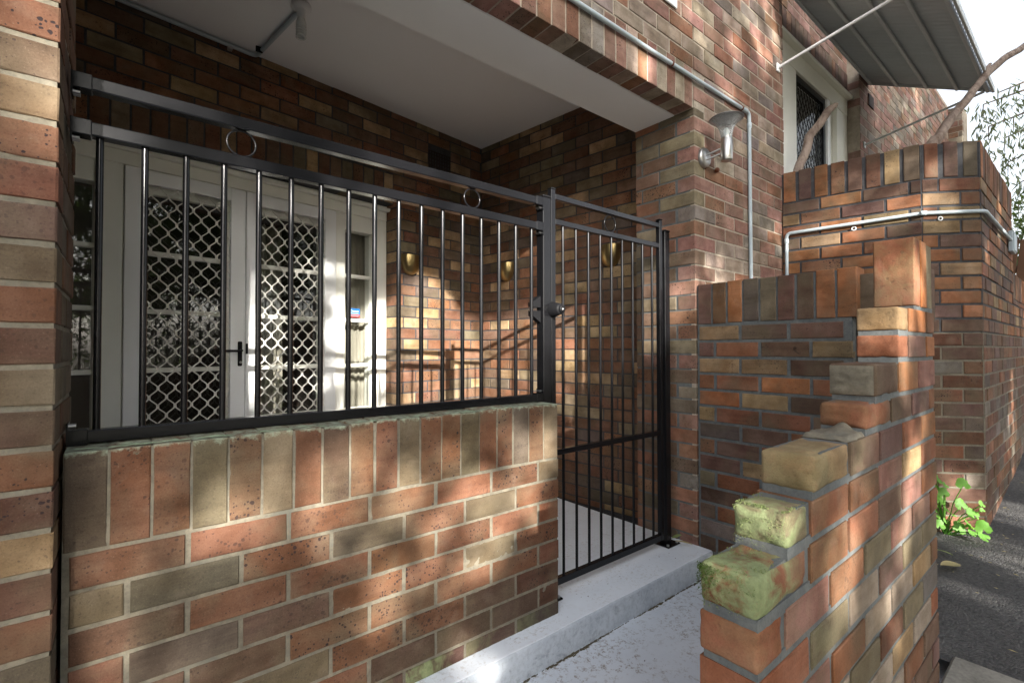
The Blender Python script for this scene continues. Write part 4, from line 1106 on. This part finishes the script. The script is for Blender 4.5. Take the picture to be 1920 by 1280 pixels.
MB().lathe([(0.0, 0.200), (0.055, 0.200), (0.088, 0.1985), (0.093, 0.195), (0.090, 0.1925), (0.05, 0.188), (0.0, 0.182)], (LC[0], LC[1], 0), (0,0,1), 32).build('solar_cap', 'cap_dark', lp)
MB().lathe([(0.017, 0.093), (0.018, 0.120), (0.012, 0.140), (0, 0.146)], (LC[0], LC[1], 0), (0,0,1), 14).build('led_bulb', 'bulb', lp)
tag(MB().lathe([(0, -0.016), (0.010, -0.0125), (0.0155, -0.004), (0.0155, 0.004), (0.010, 0.0125), (0, 0.016)], (2.772, -0.018, 2.200), (0.2, 1, 0.1), 10, False).build('wall_stud', 'rust'), 'small rusty ball stud on the wall just below the lamp', 'stud')
# plaque, only its lower corner is in the picture
pq = thing('wall_plaque', 'white plaque high on the house front, cut off by the top edge', 'plaque', (2.18, 0, 3.12))
MB().box(-0.20, 0.185, -0.012, -0.0015, -0.115, 0.14, 0.003).build('board', 'white_steel', pq)
MB().lathe([(0, -0.004), (0.006, -0.003), (0.007, 0)], (0.150, -0.012, -0.062), (0,1,0), 10).build('screw', 'zinc', pq)
mb = MB()
for x in (-0.13, -0.09, -0.05, -0.01, 0.03, 0.07): mb.box(x, x+0.026, -0.0132, -0.0122, -0.02, 0.03)
mb.build('lettering', 'black_print', pq)
# brass half-bowl lamps inside the porch
def sconce(label, P, ang):
    t = thing('brass_wall_lamp', label, 'lamp', P, ang, 'brass half-bowl lamps in the porch')
    mb = MB(); vs = []; fs = []; n, m = 24, 14; Rx, Ry, Rz = 0.088, 0.080, 0.155
    for i in range(m+1):
        ph = math.pi/2*i/m
        for j in range(n+1):
            th = math.pi*j/n; q = math.cos(ph)**0.75
            vs.append((-Rx*math.cos(th)*q, -Ry*math.sin(th)*q - 0.004, -Rz*math.sin(ph)))
    for i in range(m):
        for j in range(n): a = i*(n+1)+j; fs.append((a, a+1, a+n+2, a+n+1))
    mb.add(vs, fs, True); mb.build('bowl', 'brass', t)
    MB().box(-0.05, 0.05, -0.006, -0.001, -0.11, -0.01, 0.002).build('back_plate', 'brass', t)
p = PC - UV*0.79; sconce('brass half-bowl lamp on the porch back wall, nearest the doorway', (p.x, p.y, 1.873), DL)
for s_, lb in ((0.335, 'brass half-bowl lamp on the porch side wall, left of the gate post'), (1.385, 'brass half-bowl lamp on the porch side wall, seen through the gate bars')):
    d = Vector((math.cos(AS), math.sin(AS), 0)); p = PC + d*s_; sconce(lb, (p.x, p.y, 1.872), AS)
# air vent high on the back wall
p = PC - UV*0.484
t = thing('air_vent', 'dark square air vent high on the porch back wall', 'vent', (p.x, p.y, 2.717), DL)
mb = MB(); mb.box(-0.118, 0.118, 0.012, 0.03, -0.08, 0.08); mb.build('backing', 'terracotta_dark', t)
mb = MB()
for i in range(9): x = -0.118 + i*0.0275; mb.box(x, x+0.008, -0.001, 0.012, -0.08, 0.08)
for i in range(6): z = -0.08 + i*0.0302; mb.box(-0.118, 0.118, 0.001, 0.011, z, z+0.008)
mb.build('grille', 'terracotta_dark', t)
# ceiling conduit and lamp
pe = PC - UV*1.955 - VV*0.02; pl = PC - UV*3.2 - VV*0.02
BP = Vector((0.727, 1.238, 2.985))
t = conduit('ceiling_conduit', 'grey conduit under the porch ceiling leading to the bare bulb', [(pl.x, pl.y, 2.968), (pe.x, pe.y, 2.968), (BP.x, BP.y+0.03, 2.968)], r=0.0125)
for q in (0.12, 0.75):
    p = pe*(1-q) + pl*q; MB().box(p.x-0.012, p.x+0.012, p.y-0.012, p.y+0.016, 2.94, 2.954).build('saddle', 'zinc', t)
p = Vector((pe.x, pe.y, 0))*0.86 + Vector((BP.x, BP.y, 0))*0.14
MB().box(p.x-0.034, p.x+0.004, p.y-0.006, p.y+0.006, 2.952, 2.983).build('saddle', 'black_plastic', t)
t = thing('ceiling_bulb', 'bare white spiral bulb in a lamp holder under the porch ceiling', 'bulb', (BP.x, BP.y, 2.985))
MB().lathe([(0, 0), (0.05, 0), (0.052, -0.018), (0.03, -0.03), (0.022, -0.032), (0.022, -0.075), (0, -0.075)], (0, 0, 0), (0,0,1), 24).build('holder', 'white_steel', t)
MB().lathe([(0.018, -0.072), (0.026, -0.10), (0.027, -0.115), (0, -0.118)], (0, 0, 0), (0,0,1), 20).build('ballast', 'bulb', t)
mb = MB(); pts = []
for k in range(141): a = k/140*6.2832*4.5; pts.append((0.021*math.cos(a), 0.021*math.sin(a), -0.118 - 0.062*k/140))
mb.tube(pts, 0.0062, 8); mb.build('spiral_tube', 'bulb', t)

# ------------------------------------------------------------------ vegetation
def leaf_quad(mb, p, d, n, l, w, bend=0.15):
    d = d.normalized(); s = d.cross(n).normalized(); n = s.cross(d)
    a = p; b = p + d*l*0.45 + s*w/2 - n*l*bend*0.3; c = p + d*l - n*l*bend; e = p + d*l*0.45 - s*w/2 - n*l*bend*0.3
    mb.add([a, b, c, e], [(0, 1, 2, 3)])
# lit patches the canopy lets through (point on the ground or wall, radius, how open)
OPEN = [((1.75, 2.03, 1.20), 0.42, 1.0), ((2.15, 2.08, 1.10), 0.50, 1.0), ((2.58, 1.80, 1.05), 0.46, 1.0), ((2.68, 1.25, 1.05), .34, .95), ((1.95, 2.05, 1.5), .30, 1.0), ((1.40, 2.1, 1.30), 0.26, 1.0), ((1.35, 2.05, 0.85), 0.22, .95), ((0.62, 1.95, 1.25), 0.15, 1.0), ((0.60, 1.95, 0.95), .13, .95), ((1.0, 2.0, 0.95), .12, .9),
        ((1.95, 2.05, .62), .36, .97), ((2.5, 1.95, 0.6), .36, .95),
        ((0.6, 0, 0.56), 0.114, .93), ((0.81, 0, 0.59), 0.100, .93), ((1.01, 0, 0.59), 0.128, .93), ((1.19, 0, 0.53), 0.148, .93), ((1.11, 0, 0.45), 0.132, .93), ((0.92, 0, 0.39), 0.131, .93), ((0.73, 0, 0.37), 0.105, .93), ((0.66, 0, 0.27), 0.102, .93), ((1.04, 0, 0.28), 0.100, .93), ((1.3, 0, 0.61), 0.121, .93), ((0.94, 0, 0.72), 0.105, .93), ((1.19, 0, 0.81), 0.105, .93), ((1.33, 0, 0.45), 0.100, .93), ((0.7, 0, 0.71), 0.081, .93), ((0.4, 0, 0.73), 0.062, .93), ((0.31, 0, 0.61), 0.064, .93), ((0.07, 0, 0.79), 0.054, .93), ((0.22, 0, 0.69), 0.054, .93), ((0.54, 0, 0.46), 0.068, .93), ((1.36, 0, 0.75), 0.101, .93), ((0.47, 0, 0.7), 0.063, .93), ((1.11, 0, 0.36), 0.092, .93), ((0.93, 0, 0.13), 0.10, .95), ((1.03, -.05, 0.0), 0.09, 1.0),
        ((1.34, -1.095, 0.83), 0.112, .93), ((1.4, -1.095, 0.72), 0.106, .93), ((1.29, -1.095, 0.59), 0.101, .93), ((1.82, -1.095, 0.73), 0.099, .93), ((1.75, -1.095, 0.57), 0.098, .93), ((1.51, -1.095, 0.92), 0.099, .93), ((1.84, -1.095, 1.05), 0.108, .93), ((2.08, -1.095, 0.93), 0.088, .93), ((1.22, -1.095, 0.45), 0.108, .93), ((1.59, -1.095, 0.46), 0.095, .93), ((1.2, -1.095, 0.71), 0.084, .93), ((1.96, -1.095, 0.79), 0.087, .93), ((1.68, -1.095, 0.31), 0.097, .93), ((2.07, -1.095, 1.39), 0.129, .93), ((1.85, -1.095, 1.19), 0.109, .93), ((0.97, -1.095, 0.77), 0.085, .93), ((2.0, -1.095, 1.35), 0.16, .95), ((1.75, -1.05, 1.2), .10, .9),
        ((3.8, -1.08, 0.0), 0.24, .95), ((4.6, -1.15, 0.05), 0.2, .9), ((3.1, -1.2, 0.0), .12, .9), ((4.4, -1.6, 0.0), 0.34, .9), ((3.6, -1.3, 0.0), 0.16, .9), ((4.3, -1.012, 1.7), 0.18, .9), ((4.9, -1.012, 2.1), .18, .9), ((3.95, -0.9, 0.25), 0.18, .95), ((3.9, -.8, 1.3), .10, .8), ((3.05, 0, 3.1), .14, .9), ((2.9, 0, 2.75), .09, .85), ((3.4, 0, 3.2), .08, .85), ((-0.14, -0.09, 1.70), 0.08, .9), ((2.1, 0, 2.62), .1, .8), ((7.2, 0, 3.1), .12, .9), ((8.2, 0, 3.0), .1, .9), ((4.1, -.8, 2.3), .08, .9), ((3.75, -.3, 2.0), .07, .8)]
def open_to_sun(p, rnd):
    for c, r, pr in OPEN:
        v = Vector(c) - p; t = v.dot(SUN); dist = (v - SUN*t).length
        if dist < r*(0.85 + 0.3*rnd.random()) and rnd.random() < pr: return True
    return False
def shade_tree(name, label, base, hgt, crown_c, crown_r, nclump, seed, per=150, clear=True):
    rnd = random.Random(seed); t = thing(name, label, 'tree', base, 0, 'trees shading the porch')
    B = Vector(base); limbs = MB(); crown = MB()
    cc = Vector(crown_c) - B
    top = Vector((cc.x*0.6, cc.y*0.6, cc.z*0.8))
    trunk = MB(); pts = []; rs = []
    for k in range(9):
        s = k/8; pts.append(Vector((cc.x*0.5*s*s + 0.06*math.sin(s*5+seed), cc.y*0.5*s*s, cc.z*0.9*s))); rs.append(0.17*(1-0.72*s))
    trunk.tube(pts, rs, 12); 
    for k in range(16):
        s = rnd.uniform(0.35, 1.0); i = int(s*8); st = pts[i]
        en = cc + Vector((rnd.uniform(-1, 1)*crown_r[0], rnd.uniform(-1, 1)*crown_r[1], rnd.uniform(-.8, .9)*crown_r[2]))*0.8
        mid = (st+en)/2 + Vector((rnd.uniform(-.2, .2), rnd.uniform(-.2, .2), rnd.uniform(0.0, .35)))
        trunk.tube([st, (st*0.5+mid*0.5), mid, (mid+en)/2, en], [0.05, 0.04, 0.03, 0.02, 0.008], 6)
    trunk.build('trunk', 'bark_dark', t)
    for k in range(nclump):
        while True:
            q = Vector((rnd.uniform(-1, 1), rnd.uniform(-1, 1), rnd.uniform(-1, 1)))
            if q.length < 1: break
        q = q.normalized()*(q.length**0.6)
        c = cc + Vector((q.x*crown_r[0], q.y*crown_r[1], q.z*crown_r[2])); cr = rnd.uniform(0.22, 0.45)
        for j in range(per):
            p = c + Vector((rnd.gauss(0, .5), rnd.gauss(0, .5), rnd.gauss(0, .42)))*cr
            if clear and open_to_sun(p+B, rnd): continue
            d = Vector((rnd.gauss(0, 1), rnd.gauss(0, 1), rnd.gauss(-.4, .7)))
            n = Vector((rnd.gauss(0, .6), rnd.gauss(0, .6), 1))
            leaf_quad(crown, p, d, n, rnd.uniform(0.09, 0.16), rnd.uniform(0.045, 0.075))
    crown.build('crown', 'leaf_tree', t)
shade_tree('shade_tree', 'leafy tree behind the viewer, mirrored in the narrow left pane', (-3.6, -9.4, -0.3), 7, (-3.0, -8.8, 4.2), (2.0, 1.6, 2.6), 190, 1, 230)
shade_tree('shade_tree', 'tall leafy tree behind the viewer opposite the gate', (-0.2, -9.8, -0.3), 7, (-0.3, -9.2, 4.1), (2.2, 1.7, 2.7), 210, 2, 230)
shade_tree('shade_tree', 'spreading leafy tree across the lane on the right', (3.6, -9.6, -0.3), 7, (3.3, -9.2, 4.4), (2.3, 1.6, 2.8), 200, 3, 230)

shade_tree('shade_tree', 'open-crowned leafy tree added out of view on the right to shade the far wall', (7.4, -9.4, -0.3), 8, (6.9, -9.0, 5.6), (2.6, 1.6, 2.6), 200, 4, 210)  # unseen, added for more shade on the far wall and terrace
shade_tree('shade_tree', 'tallest leafy tree added out of view behind the others to shade the terrace doorway', (3.2, -10.8, -0.3), 9, (3.0, -10.4, 7.6), (3.4, 1.5, 2.0), 210, 5, 220)  # unseen, its high crown added to keep sun off the upper right walls
t = thing('hedge', 'clipped green hedge across the lane behind the viewer', 'hedge', (0, -6.6, -0.3)); mb = MB(); rnd = random.Random(61)
for j in range(16000):
    q = Vector((rnd.uniform(-7, 7), rnd.gauss(0, .28), 2.0*rnd.random()**0.7 + rnd.gauss(0, .08)))
    leaf_quad(mb, q, Vector((rnd.gauss(0, 1), rnd.gauss(0, 1), rnd.gauss(0, .6))), Vector((rnd.gauss(0, .6), rnd.gauss(-.5, .6), 1)), rnd.uniform(0.07, 0.12), rnd.uniform(0.035, 0.06))
mb.build('foliage', 'leaf_tree', t); mb = MB()
for k in range(28): x = -6.9 + k*0.51; mb.tube([(x, 0, 0), (x+rnd.uniform(-.2, .2), 0, .8), (x+rnd.uniform(-.3, .3), 0, 1.6)], [0.03, 0.02, 0.008], 6)
mb.build('stems', 'bark_dark', t)

# bare branches reaching over the terrace wall
t = thing('bare_tree', 'bare pale tree with sawn branches rising behind the terrace wall', 'tree', (4.42, -0.45, 1.45))
def bl(p): return Vector(p) - Vector((4.42, -0.45, 1.45))
mb = MB()
def limb(pts, rs, mb, seed):
    P = [bl(p) for p in pts]; out = []; ro = []
    for i in range(len(P)-1):
        for k in range(6):
            s = k/6; q = P[i].lerp(P[i+1], s); out.append(q + Vector((noise.noise((q.x*7+seed, q.z*7, 1)), noise.noise((q.y*7, q.z*7+seed, 4)), 0))*0.018)
            ro.append((rs[i]*(1-s) + rs[i+1]*s)*(1 + 0.10*noise.noise((q.z*16, seed, 0))))
    out.append(P[-1]); ro.append(rs[-1]); mb.tube(out, ro, 12)
limb([(4.42, -0.45, 1.45), (4.44, -0.50, 1.9), (4.60, -0.62, 2.45), (4.73, -0.70, 2.69)], [0.07, 0.06, 0.05, 0.041], mb, 1)
mb.build('trunk', 'bark_pale', t)
mb = MB(); limb([(4.73, -0.70, 2.68), (5.07, -0.79, 3.02), (5.37, -0.91, 3.32), (5.60, -1.0, 3.50), (5.95, -1.12, 3.72)], [0.034, 0.031, 0.026, 0.027, 0.024], mb, 2)
limb([(5.37, -0.91, 3.32), (5.39, -0.92, 3.38), (5.42, -0.93, 3.42)], [0.022, 0.016, 0.010], mb, 5); mb.build('branch', 'bark_pale', t)
mb = MB(); limb([(4.42, -0.45, 1.5), (4.15, -0.22, 1.9), (3.93, -0.03, 2.42), (4.08, -0.08, 2.75), (4.26, -0.15, 2.98), (4.34, -0.17, 3.05)], [0.045, 0.040, 0.033, 0.031, 0.029, 0.018], mb, 3); mb.build('sawn_branch', 'bark_pale', t)

# gum foliage against the sky at the right
t = thing('gum_tree', 'gum tree with drooping narrow leaves against the white sky at right', 'tree', (12.2, -1.9, 0.4))
B = Vector((12.2, -1.9, 0.4)); mb = MB(); rnd = random.Random(6)
mb.tube([Vector((0, 0, 0)), Vector((0.1, 0.1, 2)), Vector((-.1, .2, 4)), Vector((-.3, .3, 6.0))], [0.2, 0.16, 0.12, 0.06], 12)
cl = [(9.65, -0.42, 4.46), (9.89, -0.55, 4.66), (10.08, -0.69, 4.30), (10.02, -0.63, 3.64), (9.75, -0.46, 4.15), (10.12, -0.74, 3.33), (10.2, -0.80, 4.75), (10.0, -.6, 4.0), (10.3, -.85, 3.9), (10.1, -.72, 3.0), (10.4, -.9, 4.4), (10.5, -1.0, 5.2), (10.25, -.8, 2.75)]
crown = MB()
for c in cl:
    c = Vector(c) - B
    st = Vector((-.2, .25, min(5.6, c.z+0.9)))
    mb.tube([st, (st+c)/2 + Vector((0, 0, .25)), c + Vector((0.06, 0, .22)), c], [0.03, 0.018, 0.008, 0.004], 5)
    for j in range(55):
        p = c + Vector((rnd.gauss(0, .12), rnd.gauss(0, .10), rnd.gauss(0, .15)))
        leaf_quad(crown, p, Vector((rnd.gauss(0, .5), rnd.gauss(0, .5), -1)), Vector((rnd.gauss(0, 1), rnd.gauss(0, 1), .2)), rnd.uniform(0.09, 0.17), rnd.uniform(0.018, 0.032))
for j in range(2500):
    q = Vector((rnd.gauss(0.5, .8), rnd.gauss(-1.9, .7), rnd.gauss(4.6, 1.0))); leaf_quad(crown, q, Vector((rnd.gauss(0, .5), rnd.gauss(0, .5), -1)), Vector((rnd.gauss(0, 1), rnd.gauss(0, 1), .2)), rnd.uniform(0.08, 0.15), rnd.uniform(0.014, 0.024))
mb.build('trunk', 'bark_dark', t); crown.build('crown', 'leaf_gum', t)
# shrub and paling fence closing the view behind the terrace
t = thing('paling_fence', 'brown timber paling fence behind the far end of the terrace wall', 'fence', (8.6, -1.0, 0.72))
pm = MB().box(-0.01, 0.01, -0.045, 0.045, 0, 1.75, 0.002).mesh('paling', 'paling')
for i in range(14): o = link('paling', pm, t); o.location = (0, -0.25 + i*0.098 - 0.35, (i % 3)*0.012); o.rotation_euler = (0.10, 0, 0)
MB().box(0.012, 0.06, -0.7, 0.8, 1.35, 1.43, 0.003).build('rail', 'paling', t)
t = thing('shrub', 'green shrub behind the terrace wall under the gum leaves', 'shrub', (9.6, -0.9, 1.2)); mb = MB()
for j in range(1500):
    q = Vector((rnd.gauss(0, .45), rnd.gauss(0, .38), 1.25 + rnd.gauss(0, .42))); leaf_quad(mb, q, Vector((rnd.gauss(0, 1), rnd.gauss(0, 1), rnd.gauss(0, .6))), Vector((rnd.gauss(0, .6), rnd.gauss(0, .6), 1)), rnd.uniform(0.06, 0.11), rnd.uniform(0.03, 0.05))
mb.build('foliage', 'leaf_tree', t); mb = MB()
for k in range(6): mb.tube([(0, 0, 0), (rnd.uniform(-.2, .2), rnd.uniform(-.2, .2), .7), (rnd.uniform(-.4, .4), rnd.uniform(-.4, .4), 1.5)], [0.03, 0.02, 0.008], 6)
mb.build('stem', 'bark_dark', t)

# leafy weed at the foot of the terrace wall
t = thing('vine_plant', 'bright green lobed-leaf weed at the foot of the terrace wall', 'plant', (3.90, -0.90, 0.0))
rnd = random.Random(15)
def lobed(size):
    vs = [(0, 0, 0)]; n = 25
    for k in range(n):
        a = R(-155) + R(310)*k/(n-1); lob = 0.72 + 0.28*abs(math.cos(a*2.5/ (155/90.)*1.0)) ; r = size*lob*(0.62 + 0.38*math.cos(a/1.6)) * (1 + 0.07*math.sin(k*2.6))
        vs.append((r*math.sin(a), r*math.cos(a) + size*0.02, 0.10*size*math.cos(a*3)))
    return vs, [(0, k, k+1) for k in range(1, n)]
stem = MB()
spots = [(-0.02, 0.09, 0.335, .046), (0.03, -0.02, 0.315, .044), (-0.01, 0.06, 0.255, .036), (0.02, 0.085, 0.20, .040), (0.04, -0.01, 0.19, .042), (0.0, 0.03, 0.145, .046), (0.05, -0.06, 0.15, .038), (0.02, -0.05, 0.09, .046), (0.06, -0.10, 0.075, .048), (0.03, 0.0, 0.05, .040), (0.0, 0.09, 0.11, .036), (0.05, -0.11, 0.03, .038), (0.0, 0.05, 0.30, .026), (-.01, .08, .06, .036), (0.02, 0.11, 0.27, .036)]
for q in range(12): spots.append((rnd.uniform(-.02, .06), rnd.uniform(-.1, .12), rnd.uniform(.02, .24), rnd.uniform(.014, .03)))
for (dx, dy, dz, sz) in spots:
    me = MB(); vs, fs = lobed(sz*1.05); me.add(vs, fs, True)
    o = me.build('leaf', 'leaf_vine', t); o.location = (dx-0.08, dy-0.02, dz)
    o.rotation_euler = (R(rnd.uniform(35, 75)), R(rnd.uniform(-25, 25)), R(rnd.uniform(-85, 10)))
    stem.tube([(0.0, 0.05, -0.02), (dx*0.5-.03, dy*0.5+0.02, dz*0.6), (dx-0.075, dy-0.02, dz)], 0.0028, 5)
stem.build('stem', 'leaf_vine', t)
# fallen leaves
def fallen(label, P, rz, l, w, mat, tilt=0.1):
    mb = MB(); n = 8; vs = []
    for k in range(n+1):
        s = k/n; ww = w*math.sin(math.pi*min(1, s*0.96+0.02))**0.8; zz = 0.05*l*math.sin(math.pi*s)
        vs += [(l*(s-.5), -ww/2, zz + 0.15*w), (l*(s-.5), 0, zz), (l*(s-.5), ww/2, zz + 0.15*w)]
    for k in range(n): a = 3*k; mb.add([], []); mb.f += [(a, a+3, a+4, a+1), (a+1, a+4, a+5, a+2)]; mb.smooth += [True, True]
    mb.v = vs; o = mb.build('fallen_leaf', mat); o.location = P; o.rotation_euler = (tilt, tilt*0.6, rz)
    return tag(o, label, 'leaf')
fallen('pale green gum leaf propped against the hinge post foot', (2.455, 0.075, 0.052), R(70), 0.10, 0.018, 'leaf_olive', 0.9)
fallen('second narrow gum leaf lying by the hinge post foot', (2.49, 0.05, 0.016), R(-60), 0.095, 0.016, 'leaf_dead', 0.15)
fallen('curled tan leaf lying on the asphalt beside the stepped wall', (3.36, -0.955, lane_z(3.36)+0.018), R(-25), 0.14, 0.05, 'leaf_dead', 0.2)
fallen('thin yellow leaf on the asphalt nearer the weed', (3.55, -0.90, lane_z(3.55)+0.012), R(60), 0.09, 0.02, 'leaf_olive', 0.1)
rnd = random.Random(33); mb = MB()
for i in range(160):
    x = rnd.uniform(2.5, 6.0); y = rnd.uniform(-1.9, -0.9); s_ = rnd.uniform(0.004, 0.011)
    p = Vector((x, y, lane_z(x) + 0.014)); leaf_quad(mb, p, Vector((rnd.gauss(0, 1), rnd.gauss(0, 1), 0.1)), Vector((0, 0, 1)), s_*rnd.uniform(1.5, 4), s_)
tag(mb.build('leaf_litter', 'leaf_dead'), 'scattered bits of dry leaf litter over the asphalt lane', 'litter', kind='stuff')
rnd = random.Random(34); mb = MB()
for i in range(60):
    x = rnd.uniform(1.0, 2.52); y = rnd.choice((rnd.uniform(-0.06, 0.09), rnd.uniform(-0.9, -0.12))); z = 0.0015 if y > -0.08 else -0.1165; s_ = rnd.uniform(0.0015, 0.005)
    leaf_quad(mb, Vector((x, y, z+0.002)), Vector((rnd.gauss(0, 1), rnd.gauss(0, 1), 0)), Vector((0, 0, 1)), s_*2, s_)
tag(mb.build('grit', 'soil'), 'dark crumbs of grit scattered on the painted step and path', 'grit', kind='stuff')
